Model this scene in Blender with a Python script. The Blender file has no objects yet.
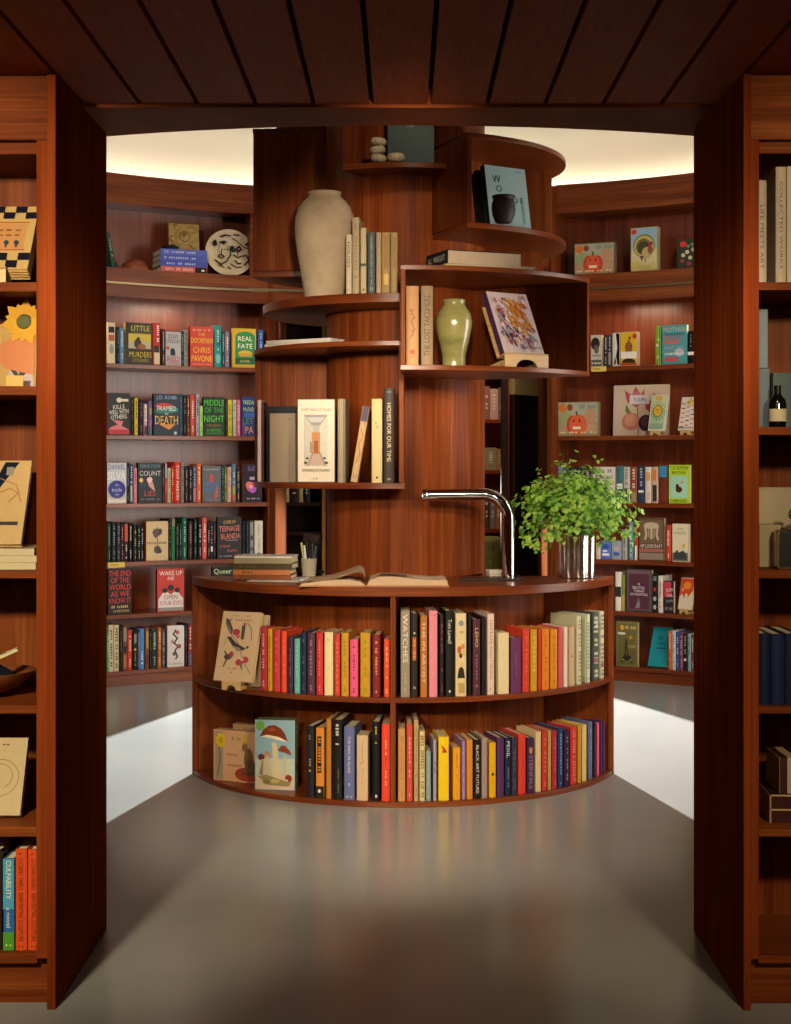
import bpy, math, random
from mathutils import Matrix, Vector
PI = math.pi
rad = math.radians
C = bpy.context.scene.collection
F, CX, CY, EYE = 1540.0, 403.0, 465.0, 1.3          # focal length (px at 791x1024), principal point, eye height
TY = 6.73                                            # y of the round room's centre

def PX(px, Y): return (px - CX) / F * Y
def PZ(py, Y): return EYE - (py - CY) / F * Y

# ------------------------------------------------------------------ materials
def lin(h):
    h = h.lstrip('#')
    if len(h) == 3: h = ''.join(c * 2 for c in h)
    o = []
    for i in (0, 2, 4):
        c = int(h[i:i+2], 16) / 255
        o.append(c / 12.92 if c <= .04045 else ((c + .055) / 1.055) ** 2.4)
    return (*o, 1)

MATS = {}
def mat(col, rough=.5, metal=0, spec=.2, trans=0, coat=0):
    k = (col, rough, metal, spec, trans, coat)
    if k in MATS: return MATS[k]
    m = bpy.data.materials.new('paint_' + col.strip('#')); m.use_nodes = True
    b = m.node_tree.nodes['Principled BSDF']
    b.inputs['Roughness'].default_value = rough
    b.inputs['Metallic'].default_value = metal
    b.inputs['Specular IOR Level'].default_value = spec
    b.inputs['Transmission Weight'].default_value = trans
    b.inputs['Coat Weight'].default_value = coat
    nt = m.node_tree
    if metal == 0 and trans == 0:                     # slight printed-paper unevenness
        tc = nt.nodes.new('ShaderNodeTexCoord'); n = nt.nodes.new('ShaderNodeTexNoise')
        n.inputs['Scale'].default_value = 60; n.inputs['Detail'].default_value = 3
        nt.links.new(tc.outputs['Object'], n.inputs['Vector'])
        mx = nt.nodes.new('ShaderNodeMix'); mx.data_type = 'RGBA'
        c = lin(col); mx.inputs['A'].default_value = (c[0]*.88, c[1]*.88, c[2]*.88, 1)
        mx.inputs['B'].default_value = (min(1, c[0]*1.08), min(1, c[1]*1.08), min(1, c[2]*1.08), 1)
        nt.links.new(n.outputs['Fac'], mx.inputs['Factor'])
        nt.links.new(mx.outputs['Result'], b.inputs['Base Color'])
    else:
        b.inputs['Base Color'].default_value = lin(col)
    MATS[k] = m
    return m

def ramp_mat(name, vec, cols, rough=.4, scale=1.0, detail=6, bump=0, spec=.5, noise2=None, coat=0):
    """noise stretched by vec through a colour ramp"""
    m = bpy.data.materials.new(name); m.use_nodes = True; nt = m.node_tree
    b = nt.nodes['Principled BSDF']; b.inputs['Roughness'].default_value = rough
    b.inputs['Specular IOR Level'].default_value = spec; b.inputs['Coat Weight'].default_value = coat
    b.inputs['Coat Roughness'].default_value = .18
    tc = nt.nodes.new('ShaderNodeTexCoord'); mp = nt.nodes.new('ShaderNodeMapping')
    mp.inputs['Scale'].default_value = vec
    nt.links.new(tc.outputs['Object'], mp.inputs['Vector'])
    n = nt.nodes.new('ShaderNodeTexNoise'); n.inputs['Scale'].default_value = scale; n.inputs['Detail'].default_value = detail
    n.inputs['Roughness'].default_value = .6; n.inputs['Distortion'].default_value = .25
    nt.links.new(mp.outputs['Vector'], n.inputs['Vector'])
    r = nt.nodes.new('ShaderNodeValToRGB'); r.color_ramp.elements[0].color = cols[0]; r.color_ramp.elements[1].color = cols[-1]
    r.color_ramp.elements[0].position = .3; r.color_ramp.elements[1].position = .72
    for i, c in enumerate(cols[1:-1]):
        e = r.color_ramp.elements.new(.3 + .42 * (i + 1) / (len(cols) - 1)); e.color = c
    nt.links.new(n.outputs['Fac'], r.inputs['Fac'])
    out = r.outputs['Color']
    if noise2:
        mp2 = nt.nodes.new('ShaderNodeMapping'); mp2.inputs['Scale'].default_value = noise2
        nt.links.new(tc.outputs['Object'], mp2.inputs['Vector'])
        n2 = nt.nodes.new('ShaderNodeTexNoise'); n2.inputs['Scale'].default_value = 1; n2.inputs['Detail'].default_value = 3
        nt.links.new(mp2.outputs['Vector'], n2.inputs['Vector'])
        mr = nt.nodes.new('ShaderNodeMapRange'); mr.inputs['From Min'].default_value = .3; mr.inputs['From Max'].default_value = .7
        mr.inputs['To Min'].default_value = .72; mr.inputs['To Max'].default_value = 1.18
        nt.links.new(n2.outputs['Fac'], mr.inputs['Value'])
        mx = nt.nodes.new('ShaderNodeMix'); mx.data_type = 'RGBA'; mx.blend_type = 'MULTIPLY'; mx.inputs['Factor'].default_value = 1
        nt.links.new(out, mx.inputs['A']); nt.links.new(mr.outputs['Result'], mx.inputs['B']); out = mx.outputs['Result']
    nt.links.new(out, b.inputs['Base Color'])
    if bump:
        bp = nt.nodes.new('ShaderNodeBump'); bp.inputs['Strength'].default_value = bump; bp.inputs['Distance'].default_value = .002
        nt.links.new(n.outputs['Fac'], bp.inputs['Height']); nt.links.new(bp.outputs['Normal'], b.inputs['Normal'])
    return m

def emis(name, col, s):
    m = bpy.data.materials.new(name); m.use_nodes = True; nt = m.node_tree; nt.nodes.clear()
    e = nt.nodes.new('ShaderNodeEmission'); e.inputs['Color'].default_value = col; e.inputs['Strength'].default_value = s
    o = nt.nodes.new('ShaderNodeOutputMaterial'); nt.links.new(e.outputs[0], o.inputs['Surface']); return m

WD = [(.105, .018, .0045, 1), (.172, .038, .009, 1), (.245, .066, .016, 1)]
WV = ramp_mat('cherry_veneer_upright', (22, 22, .9), WD, .42, noise2=(150, 150, 3), spec=.06)
WH = ramp_mat('cherry_veneer_level', (1.3, 1.3, 24), WD, .28, noise2=(4, 4, 150), spec=.28)
WM = ramp_mat('cherry_veneer_matt', (22, 22, .9), [(.15, .025, .006, 1), (.19, .035, .0085, 1), (.225, .045, .011, 1)], .6, noise2=(60, 60, 2), spec=.0)
WHM = ramp_mat('cherry_veneer_level_matt', (1.3, 1.3, 24), WD, .5, noise2=(4, 4, 150), spec=.03)
WL = ramp_mat('cherry_veneer_brown', (22, 22, .9), [(.075, .02, .008, 1), (.10, .03, .012, 1)], .6, noise2=(60, 60, 2), spec=.0)
WB = ramp_mat('cherry_veneer_glossy', (22, 22, .9), [(.10, .0165, .005, 1), (.19, .038, .011, 1), (.27, .062, .018, 1)], .33, noise2=(150, 150, 3), spec=.55)
CEIL = ramp_mat('dark_ceiling_plank', (30, 1.5, 30), [(.26, .05, .013, 1), (.31, .064, .017, 1)], .6, noise2=(200, 8, 200), spec=.05)
FLOOR = ramp_mat('polished_grey_concrete', (1.2, 1.2, 1.2), [(.262, .256, .246, 1), (.30, .294, .283, 1)], .24, spec=.45)
PLASTER = ramp_mat('pale_plaster', (1, 1, 1), [(.62, .60, .55, 1), (.66, .64, .59, 1)], .8)
DARK = mat('#140c08', .6)
CHROME = mat('#d8dade', .06, 1)
BRASS = mat('#a8874a', .3, 1)
RAIL = mat('#8a7a5c', .35, 1)
PAGE = '#d9cba8'

# ------------------------------------------------------------------ mesh builder
TXT = {}
def text_mesh(s):
    if s in TXT: return TXT[s]
    cu = bpy.data.curves.new('lettering', 'FONT'); cu.body = s; cu.size = 1; cu.resolution_u = 2; cu.space_character = 1.0
    ob = bpy.data.objects.new('lettering', cu)
    me = ob.to_mesh()
    vs = [(v.co.x, v.co.y) for v in me.vertices]; fs = [tuple(p.vertices) for p in me.polygons]
    ob.to_mesh_clear(); bpy.data.objects.remove(ob); bpy.data.curves.remove(cu)
    if vs:
        x0 = min(v[0] for v in vs); x1 = max(v[0] for v in vs); y0 = min(v[1] for v in vs); y1 = max(v[1] for v in vs)
    else: x0 = y0 = 0; x1 = y1 = 1
    TXT[s] = (vs, fs, x0, x1, y0, y1)
    return TXT[s]

class MB:
    def __init__(s): s.v = []; s.f = []; s.mi = []; s.mats = []
    def idx(s, m):
        if m not in s.mats: s.mats.append(m)
        return s.mats.index(m)
    def add(s, vs, fs, m, M=None):
        o = len(s.v); i = s.idx(m)
        for v in vs: s.v.append(tuple(M @ Vector(v)) if M is not None else tuple(v))
        for f in fs: s.f.append(tuple(o + k for k in f)); s.mi.append(i)
        return s
    def box(s, x0, x1, y0, y1, z0, z1, m, M=None):
        vs = [(x, y, z) for z in (z0, z1) for y in (y0, y1) for x in (x0, x1)]
        return s.add(vs, [(0, 2, 3, 1), (4, 5, 7, 6), (0, 1, 5, 4), (2, 6, 7, 3), (0, 4, 6, 2), (1, 3, 7, 5)], m, M)
    def prism(s, pts, z0, z1, m, M=None):             # polygon in xy, extruded in z
        n = len(pts)
        vs = [(p[0], p[1], z0) for p in pts] + [(p[0], p[1], z1) for p in pts]
        fs = [tuple(range(n - 1, -1, -1)), tuple(range(n, 2 * n))] + [(i, (i+1) % n, n + (i+1) % n, n + i) for i in range(n)]
        return s.add(vs, fs, m, M)
    def arc(s, r0, r1, a0, a1, z0, z1, m, n=None, cx=0, cy=TY):
        n = n or max(2, int(abs(a1 - a0) / 3)); full = abs(abs(a1 - a0) - 360) < .01
        vs = []
        for i in range(n if full else n + 1):
            a = rad(a0 + (a1 - a0) * i / n)
            for r in (r0, r1):
                for z in (z0, z1): vs.append((cx + r * math.sin(a), cy - r * math.cos(a), z))
        fs = []; N = len(vs) // 4
        for i in range(n):
            p = 4 * i; q = 4 * ((i + 1) % N)
            fs += [(p, q, q+1, p+1), (p+2, p+3, q+3, q+2), (p, p+2, q+2, q), (p+1, q+1, q+3, p+3)]
        if not full:
            e = 4 * n; fs += [(0, 1, 3, 2), (e, e+2, e+3, e+1)]
        return s.add(vs, fs, m)
    def radial(s, a, r0, r1, z0, z1, t, m, cx=0, cy=TY):   # upright panel pointing out from the centre
        M = Matrix.Translation((cx, cy, 0)) @ Matrix.Rotation(rad(a) - PI/2, 4, 'Z')
        return s.box(r0, r1, -t/2, t/2, z0, z1, m, M)
    def lathe(s, prof, m, n=40, M=None):
        vs = []; fs = []
        for (r, z) in prof:
            for i in range(n): a = 2*PI*i/n; vs.append((r*math.cos(a), r*math.sin(a), z))
        k = len(prof)
        for j in range(k - 1):
            for i in range(n):
                a = j*n+i; b = j*n+(i+1) % n; fs.append((a, b, b+n, a+n))
        fs.append(tuple(range(n-1, -1, -1))); fs.append(tuple((k-1)*n+i for i in range(n)))
        return s.add(vs, fs, m, M)
    def tube(s, pts, r, m, n=10, M=None, r_end=None):
        pts = [Vector(p) for p in pts]; vs = []; fs = []; K = len(pts)
        up = Vector((0, 1, 0)) if abs((pts[1]-pts[0]).normalized().y) < .9 else Vector((1, 0, 0))
        for j, p in enumerate(pts):
            d = (pts[min(j+1, K-1)] - pts[max(j-1, 0)]).normalized()
            a = d.cross(up).normalized(); b = d.cross(a)
            rr = r if r_end is None else r + (r_end - r) * j / (K - 1)
            for i in range(n):
                t = 2*PI*i/n; vs.append(tuple(p + rr * (a * math.cos(t) + b * math.sin(t))))
        for j in range(K - 1):
            for i in range(n):
                q = j*n+i; w = j*n+(i+1) % n; fs.append((q, w, w+n, q+n))
        fs.append(tuple(range(n-1, -1, -1))); fs.append(tuple((K-1)*n+i for i in range(n)))
        return s.add(vs, fs, m, M)
    def decal(s, ops, W, H, M=None, x0=None, z0=0, y=-.0004, rough=.5):
        """printed shapes on the plane y=const: u across 0..1, v up 0..1"""
        x0 = -W/2 if x0 is None else x0
        L = [y]; step = min(.00025, .006 / max(1, len(ops)))
        def P(u, v): return (x0 + u * W, L[0], z0 + v * H)
        for op in ops:
            L[0] -= step; k = op[0]
            if k == 'r':
                _, a, b, c, d, col = op; s.add([P(a, b), P(c, b), P(c, d), P(a, d)], [(0, 1, 2, 3)], mat(col, rough), M)
            elif k == 'e':
                _, cu, cv, ru, rv, col = op[:6]; n = 20
                s.add([P(cu + ru * math.cos(2*PI*i/n), cv + rv * math.sin(2*PI*i/n)) for i in range(n)], [tuple(range(n))], mat(col, rough), M)
            elif k == 'p':
                s.add([P(*q) for q in op[1]], [tuple(range(len(op[1])))], mat(op[2], rough), M)
            elif k == 'l':
                _, pts, wd, col = op; wd /= 2
                q = [(u * W, v * H) for u, v in pts]
                for i in range(len(q) - 1):
                    dx = q[i+1][0] - q[i][0]; dy = q[i+1][1] - q[i][1]; l = math.hypot(dx, dy) or 1
                    ex, ey = dx/l*wd*W*.6, dy/l*wd*W*.6; nx, ny = -dy/l*wd*W, dx/l*wd*W
                    A = (q[i][0]-ex, q[i][1]-ey); B = (q[i+1][0]+ex, q[i+1][1]+ey)
                    L[0] -= step * .04
                    s.add([(x0+A[0]+nx, L[0], z0+A[1]+ny), (x0+B[0]+nx, L[0], z0+B[1]+ny), (x0+B[0]-nx, L[0], z0+B[1]-ny), (x0+A[0]-nx, L[0], z0+A[1]-ny)], [(0, 1, 2, 3)], mat(col, rough), M)
            elif k == 't':                             # ('t', text, u_centre, v_centre, max width, max height, colour [, tilt degrees])
                _, tx, cu, cv, mw, mh, col = op[:7]; rot = rad(op[7]) if len(op) > 7 else 0
                vs, fs, a, b, c, d = text_mesh(tx)
                sy = mh * H / (d - c); sx = min(sy, mw * W / (b - a)); sy = min(sy, sx * 1.7)
                o = P(cu, cv); cs, sn = math.cos(rot), math.sin(rot)
                pts = []
                for (px, py) in vs:
                    X = (px - (a+b)/2) * sx; Z = (py - (c+d)/2) * sy
                    pts.append((o[0] + X*cs - Z*sn, o[1], o[2] + X*sn + Z*cs))
                s.add(pts, fs, mat(col, rough), M)
            elif k == 's':                             # spine lettering reading downwards: text, v_centre, length, height (of width), colour
                _, tx, cv, ln, hh, col = op[:6]; cu = op[6] if len(op) > 6 else .5
                vs, fs, a, b, c, d = text_mesh(tx)
                sx = ln * H / (b - a); sy = hh * W / (d - c); o = P(cu, cv)
                if len(op) > 7:
                    s.add([(o[0] - (py - (c+d)/2) * sy, o[1], o[2] + (px - (a+b)/2) * sx) for px, py in vs], fs, mat(col, rough), M)
                else:
                    s.add([(o[0] + (py - (c+d)/2) * sy, o[1], o[2] - (px - (a+b)/2) * sx) for px, py in vs], fs, mat(col, rough), M)
            elif k == 'b':                             # illegible lettering: small bars in a band
                _, a, b, c, d, n, col, sd = op; rg = random.Random(sd); st = (d - b) / n
                for i in range(n):
                    if rg.random() < .16: continue
                    v0 = b + st * (i + .15); v1 = v0 + st * (.45 + .3 * rg.random()); j = (c - a) * .2 * rg.random()
                    s.add([P(a + j, v0), P(c - j*.4, v0), P(c - j*.4, v1), P(a + j, v1)], [(0, 1, 2, 3)], mat(col, rough), M)
            elif k == 'h':                             # a line of small illegible print across
                _, a, b, c, d, n, col, sd = op; rg = random.Random(sd); st = (c - a) / n
                for i in range(n):
                    if rg.random() < .14: continue
                    u0 = a + st * (i + .12); u1 = u0 + st * (.5 + .3 * rg.random()); j = (d - b) * .25 * rg.random()
                    s.add([P(u0, b), P(u1, b), P(u1, d - j), P(u0, d - j)], [(0, 1, 2, 3)], mat(col, rough), M)
        return s
    def build(s, name, parent=None, loc=(0, 0, 0), rot=(0, 0, 0), bevel=0, smooth=35, solid=0):
        me = bpy.data.meshes.new(name); me.from_pydata(s.v, [], s.f)
        for m in s.mats: me.materials.append(m)
        me.polygons.foreach_set('material_index', s.mi)
        if smooth:
            me.polygons.foreach_set('use_smooth', [True] * len(me.polygons)); me.update(); me.set_sharp_from_angle(angle=rad(smooth))
        me.update()
        o = bpy.data.objects.new(name, me); C.objects.link(o)
        if parent: o.parent = parent
        o.location = loc; o.rotation_euler = rot
        if bevel:
            b = o.modifiers.new('bevel', 'BEVEL'); b.width = bevel; b.segments = 2; b.limit_method = 'ANGLE'; b.angle_limit = rad(50)
        return o

LABELS = {}
def tag(o, label, cat, group=None):
    n = len(label.split())
    if n < 4 or n > 16: print('LABEL LENGTH', n, label)
    if label in LABELS: print('DUPLICATE LABEL', label)
    LABELS[label] = 1
    o['label'] = label; o['category'] = cat
    if group: o['group'] = group
    return o
def thing(name, label, cat, loc=(0, 0, 0), rot=(0, 0, 0), group=None):
    o = bpy.data.objects.new(name, None); o.empty_display_size = .05; C.objects.link(o)
    o.location = loc; o.rotation_euler = rot
    return tag(o, label, cat, group)
def struct(o): o['kind'] = 'structure'; return o

# ------------------------------------------------------------------ books
def fix_loc(loc, lean, t):
    return (loc[0], loc[1], loc[2] + t * math.sin(lean) + .0006)
def spine_book(loc, th, t, h, d, col, art=(), label='', group=None, page=PAGE, roll=0, rough=.45, ch=None, soft=False, cat='book', bare=False):
    """a book standing with its spine towards -y; origin at the bottom centre of the spine"""
    m = MB(); c = mat(col, rough); b = min(.0026, t * .16); q = min(.004, t * .2)
    pts = [(-t/2, q), (-t*.3, q*.3), (0, 0), (t*.3, q*.3), (t/2, q), (t/2, d), (t/2 - b, d), (t/2 - b, q + b), (-t/2 + b, q + b), (-t/2 + b, d), (-t/2, d)]
    n = len(pts)
    vs = [(p[0], p[1], 0) for p in pts] + [(p[0], p[1], h) for p in pts]
    fs = [(i, (i+1) % n, n + (i+1) % n, n + i) for i in range(n)]
    for z in (0, n):
        f1 = [0, 1, 2, 3, 4, 7, 8]; fs += [tuple(z + k for k in f1), tuple(z + k for k in (4, 5, 6, 7)), tuple(z + k for k in (0, 8, 9, 10))]
    m.add(vs, fs, c); m.decal(list(art), t * .9, h, rough=rough)
    o = m.build('book', loc=(loc[0], loc[1], loc[2] + .0006), rot=(0, roll, th), smooth=30)
    if roll:                                           # leaning sideways: lift so that the lower corner rests
        o.location.z += abs(math.sin(roll)) * t / 2
    p = MB(); p.box(-t/2 + b, t/2 - b, q + b, d - .004, 0 if soft else .003, h - (.0 if soft else .0035), mat(page, .8))
    p.build('page_block', o, smooth=0)
    tag(o, label, cat, group); return o

def face_book(loc, th, w, h, t, col, art=(), label='', group=None, page=PAGE, lean=0, spine=None, spine_art=(), rough=.4, spine_right=False, cat='book', name='book'):
    """a book with its front cover towards -y, spine on the left; origin at the bottom centre of the front cover"""
    m = MB(); c = mat(col, rough); cs = mat(spine or col, rough); b = min(.003, t * .16)
    m.box(-w/2, w/2, 0, b, 0, h, c); m.box(-w/2, w/2, t - b, t, 0, h, c)
    sx = -1 if not spine_right else 1
    x0, x1 = sorted((sx * w/2, sx * (w/2 - b))); m.box(x0 - (.0007 if sx < 0 else 0), x1 + (.0007 if sx > 0 else 0), b*.5, t - b*.5, 0, h, cs)
    m.decal(list(art), w, h, rough=rough)
    if spine_art:
        M = Matrix.Translation((sx * (w/2 + .0006), t/2, 0)) @ Matrix.Rotation(sx * PI/2, 4, 'Z')
        m.decal(list(spine_art), t, h, M)
    o = m.build(name, loc=fix_loc(loc, lean, t), rot=(-lean, 0, th), smooth=0)
    p = MB(); p.box(-w/2 + (b if sx < 0 else .003), w/2 - (.003 if sx < 0 else b), b, t - b, .003, h - .003, mat(page, .8)); p.build('page_block', o, smooth=0)
    tag(o, label, cat, group); return o

def flat_book(loc, th, w, d, t, col, art=(), label='', group=None, page=PAGE, spine_front=True, rough=.45, name='book', cat='book', top=None):
    """a book lying flat; origin at the bottom centre of the edge towards -y"""
    m = MB(); c = mat(col, rough); b = min(.003, t * .18)
    m.box(-w/2, w/2, 0, d, 0, b, c); m.box(-w/2, w/2, 0, d, t - b, t, c if not top else mat(top, rough))
    if spine_front: m.box(-w/2, w/2, -.0015, b, 0, t, c)
    else: m.box(-w/2 - .001, -w/2 + b, 0, d, 0, t, c)
    m.decal(list(art), w, t, y=-.0017, rough=rough)
    o = m.build(name, loc=(loc[0], loc[1], loc[2] + .0006), rot=(0, 0, th), smooth=0)
    p = MB(); p.box(-w/2 + .003, w/2 - .003, .003 if not spine_front else b, d - .003, b, t - b, mat(page, .8)); p.build('page_block', o, smooth=0)
    tag(o, label, cat, group); return o

def game_box(loc, th, w, h, t, side, art, label, group=None, lean=0, side_art=(), cat='puzzle box', name='puzzle_box', right_art=()):
    """a closed cardboard box standing with its picture towards -y"""
    m = MB(); m.box(-w/2, w/2, 0, t*.93, 0, h, mat(side, .35)); m.decal(list(art), w, h, rough=.35)
    if right_art: m.decal(list(right_art), t*.93, h, Matrix.Translation((w/2, t*.93/2, 0)) @ Matrix.Rotation(PI/2, 4, 'Z'))
    o = m.build(name, loc=fix_loc(loc, lean, t), rot=(-lean, 0, th), smooth=0)
    p = MB(); p.box(-w/2 + .0015, w/2 - .0015, t*.93, t, .0015, h - .0015, mat('#cbb98f', .6)); p.build('tray', o, smooth=0)
    tag(o, label, cat, group); return o

def book_stand(loc, th, w, h, lean, label, depth=.09, lip=.028, bt=.022):
    """plywood easel: arched front lip, sloping back board, two side feet; origin at bottom front centre"""
    t = thing('book_stand', label, 'book stand', (loc[0], loc[1], loc[2] + .0005), (0, 0, th), 'plywood book stands')
    wd = ramp_mat('plywood', (4, 60, 60), [lin('#b98f55'), lin('#d8b67c')], .5) if 'ply' not in MATS else MATS['ply']
    MATS['ply'] = wd
    hh = lip * .9
    prof = [(-w/2, 0), (-w*.24, 0)]
    prof += [(-w*.24 * math.cos(PI*i/10), hh*.62 * math.sin(PI*i/10)) for i in range(1, 10)]
    prof += [(w*.24, 0), (w/2, 0), (w/2, hh), (-w/2, hh)]
    M = Matrix.Rotation(PI/2, 4, 'X')
    a = MB().prism(prof, -.008, 0, wd, M); a.build('front_foot', t, smooth=0)
    b = MB(); Mb = Matrix.Translation((0, .012, hh + .001)) @ Matrix.Rotation(-lean, 4, 'X')
    b.box(-w/2, w/2, bt + .004, bt + .010, 0, h * .8, wd, Mb); b.build('back_rest', t, smooth=0)
    l = MB(); l.box(-w/2, w/2, -.012, bt + .003, -.005, 0, wd, Mb)
    sh = max(.006, hh - (bt + .012) * math.sin(lean) - .006); l.build('ledge', t, smooth=0)
    for s in (-1, 1):
        f = MB(); f.prism([(.008, 0), (depth, 0), (depth, .008), (.045, sh), (.008, sh)], 0, .006, wd,
                          Matrix.Translation((s*w*.4 - .003, 0, 0)) @ Matrix(((0, 0, 1, 0), (1, 0, 0, 0), (0, 1, 0, 0), (0, 0, 0, 1))))
        f.build('side_foot', t, smooth=0)
    return t, hh

# ------------------------------------------------------------------ setting
def box_obj(name, *a, **k): return MB().box(*a).build(name, **k)
struct(MB().box(-3.6, 3.6, -2.5, 17.5, -.1, 0, FLOOR).build('floor', smooth=0))
# plank ceiling of the front room, grooves between planks
c = MB(); k0 = -.0815 - .15 * 14
for i in range(28):
    x0 = k0 + .15 * i; c.box(x0 + .006, x0 + .144, -2.5, 3.992, 2.235, 2.26, CEIL)
c.box(-3.6, 3.6, -2.5, 3.99, 2.275, 2.30, mat('#0a0605', .9))
struct(c.build('ceiling', smooth=0))
s = MB(); n = 24; pts = [(-1.0, 3.992), (1.0, 3.992)]
for i in range(n + 1):
    a = rad(23 - 46 * i / n); pts.append((2.55 * math.sin(a), TY + .02 - 2.55 * math.cos(a)))
struct(s.prism(pts, 2.226, 2.30, WHM).build('trim_1', smooth=30))                      # soffit of the portal
struct(MB().arc(2.55, 2.62, -76, 76, 2.30, 3.6, WV, n=40, cy=TY + .02).build('wall_front', smooth=35))
for sd, nm in ((-1, 'wall_left'), (1, 'wall_right')):
    struct(MB().box(*sorted((sd * 3.6, sd * 3.5)), -2.5, 4.0, 0, 2.235, mat('#6b5a48', .8)).build(nm, smooth=0))
struct(MB().box(-3.6, 3.6, -2.5, -2.4, 0, 2.235, mat('#8a7c68', .8)).build('wall_behind', smooth=0))
for sd in (-1, 1):                                                                     # the wall behind the front bookcases
    struct(MB().box(*sorted((sd * .87, sd * 3.6)), 4.06, 4.29, 0, 2.34, WV).build('wall_partition', smooth=0))
# round room: outer wall, dome with cove light
dome = MB(); prof = [(3.3, 2.9), (3.3, 3.14), (3.24, 3.25), (3.1, 3.34), (2.85, 3.41), (2.4, 3.46), (1.2, 3.5), (.02, 3.5)]
vs = []; fs = []; N = 72
for (r, z) in prof:
    for i in range(N): a = 2*PI*i/N; vs.append((r*math.sin(a), TY - r*math.cos(a), z))
for j in range(len(prof) - 1):
    for i in range(N): fs.append((j*N+i, j*N+(i+1) % N, (j+1)*N+(i+1) % N, (j+1)*N+i))
dome.add(vs, fs, PLASTER); struct(dome.build('ceiling_dome', smooth=60))
struct(MB().arc(3.18, 3.28, -160.8, -50, 0, 2.95, WV).build('wall_back_left', smooth=35))
struct(MB().arc(3.18, 3.28, 50, 160.8, 0, 2.95, WV).build('wall_back_right', smooth=35))
COVE = emis('cove_glow', (1, .86, .60, 1), 8.5)
cv = MB().arc(3.205, 3.245, 64, 296, 3.0, 3.064, COVE, n=70).build('trim_2', smooth=35); struct(cv)
# header over the rear doorway
struct(MB().arc(2.88, 3.0, 161, 199, 2.30, 3.0, WH).build('trim_3', smooth=35))
struct(MB().arc(2.86, 2.88, 160.9, 199.3, 2.38, 2.46, WH).arc(2.86, 2.88, 160.9, 199.3, 2.29, 2.365, WH).arc(2.85, 2.862, 160.9, 199.3, 2.368, 2.384, RAIL).arc(2.86, 2.88, 160.9, 199.3, 2.84, 3.01, WH).build('trim_4', smooth=35))
# doorway lining
struct(MB().box(-.80, -.782, 9.44, 10.3, 0, 2.3, WL).build('trim_5', smooth=0))
struct(MB().box(.885, .905, 9.44, 10.05, 0, 2.3, WL).build('trim_6', smooth=0))
struct(MB().box(-.82, .92, 9.75, 10.3, 2.3, 2.34, WH).build('trim_7', smooth=0))
# the room beyond the doorway
RW = mat('#5a4634', .8)
struct(MB().box(-3.6, -3.5, 9.9, 17.5, 0, 2.9, RW).build('wall_left_rear', smooth=0))
struct(MB().box(3.5, 3.6, 9.9, 17.5, 0, 2.9, RW).build('wall_right_rear', smooth=0))
struct(MB().box(-3.6, 3.6, 17.4, 17.5, 0, 2.9, RW).build('wall_far', smooth=0))
struct(MB().box(-3.6, 3.6, 9.8, 17.5, 2.9, 2.96, PLASTER).build('ceiling_rear', smooth=0))
struct(MB().box(-3.6, -.82, 10.1, 10.2, 0, 2.9, RW).box(.92, 3.6, 9.95, 10.05, 0, 2.9, RW).box(-.82, .92, 10.2, 10.3, 2.34, 2.9, RW).build('wall_doorway', smooth=0))

# ------------------------------------------------------------------ rear curved bookcases
RSH = [(2.46, 'A'), (1.896, 'B'), (1.476, 'C'), (1.072, 'D'), (.728, 'E'), (.419, 'F'), (.085, 'G')]
RZ = {k: z for z, k in RSH}
RF = 2.86
def rear_case(a0, a1, label, panel_a):
    t = thing('curved_bookcase', label, 'bookcase', (0, TY, 0), group='curved rear bookcases')
    def b(nm, mb, bevel=.002):
        o = mb.build(nm, t, smooth=35, bevel=bevel); o.location = (0, -TY, 0); return o
    b('back_panel', MB().arc(3.15, 3.175, a0, a1, 0, 2.98, WB), 0)
    for z, k in RSH:
        th = .026
        if k == 'A':
            sh = b('shelf', MB().arc(RF, 3.15, a0, a1, z - .08, z, WH))
            MB().arc(RF - .008, RF + .004, a0, a1, z - .096, z - .082, RAIL).build('light_rail', sh)
            MB().arc(RF, RF + .02, a0, a1, z - .17, z - .098, WH).build('fascia', sh, bevel=.002)
        else:
            b('shelf', MB().arc(RF, 3.15, a0, a1, z - th, z, WH))
    b('crown', MB().arc(RF, RF + .022, a0, a1, 2.84, 3.015, WH).arc(RF + .022, 3.17, a0, a1, 2.85, 2.87, WH).arc(RF + .022, 3.17, a0, a1, 2.985, 2.999, WH))
    b('plinth', MB().arc(RF + .004, RF + .024, a0, a1, 0, .059, WH))
    b('end_panel', MB().radial(panel_a, RF - .004, 3.15, 0, 3.0, .036, WV))
    return t
rear_case(-163.2, -98, 'curved cherry wood bookcase along the round wall, left of the doorway', -163.45)
rear_case(98, 160.9, 'curved cherry wood bookcase along the round wall, right of the doorway', 161.15)

def rear_hit(px, r=RF + .02, far=True, cy=TY):
    k = (px - CX) / F; A = 1 + k*k; B = -2*cy; D = cy*cy - r*r
    q = max(0, B*B - 4*A*D); Y = (-B + (math.sqrt(q) if far else -math.sqrt(q))) / (2*A)
    return k*Y, Y
PROW = {'A': 'top shelf', 'B': 'second shelf', 'C': 'third shelf', 'D': 'fourth shelf', 'E': 'fifth shelf', 'F': 'sixth shelf', 'G': 'bottom shelf'}
def rear_geo(x0, x1, yt, row, r=RF + .02, facing=1.0):
    X, Y = rear_hit((x0 + x1) / 2, r)
    fx, fy = -X, TY - Y; l = math.hypot(fx, fy); th = math.asin(fx / l) * facing
    vx, vy = -X, -Y; lv = math.hypot(vx, vy); rel = (math.sin(th)*vx - math.cos(th)*vy) / lv
    w = (x1 - x0) * Y / F / max(.5, rel)
    return X, Y, th, w, PZ(yt, Y) - RZ[row]
ROWDATA = []
def contrast(col):
    c = lin(col); return '#20180f' if c[0]*.3 + c[1]*.6 + c[2]*.1 > .18 else '#cfc6b2'
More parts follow.
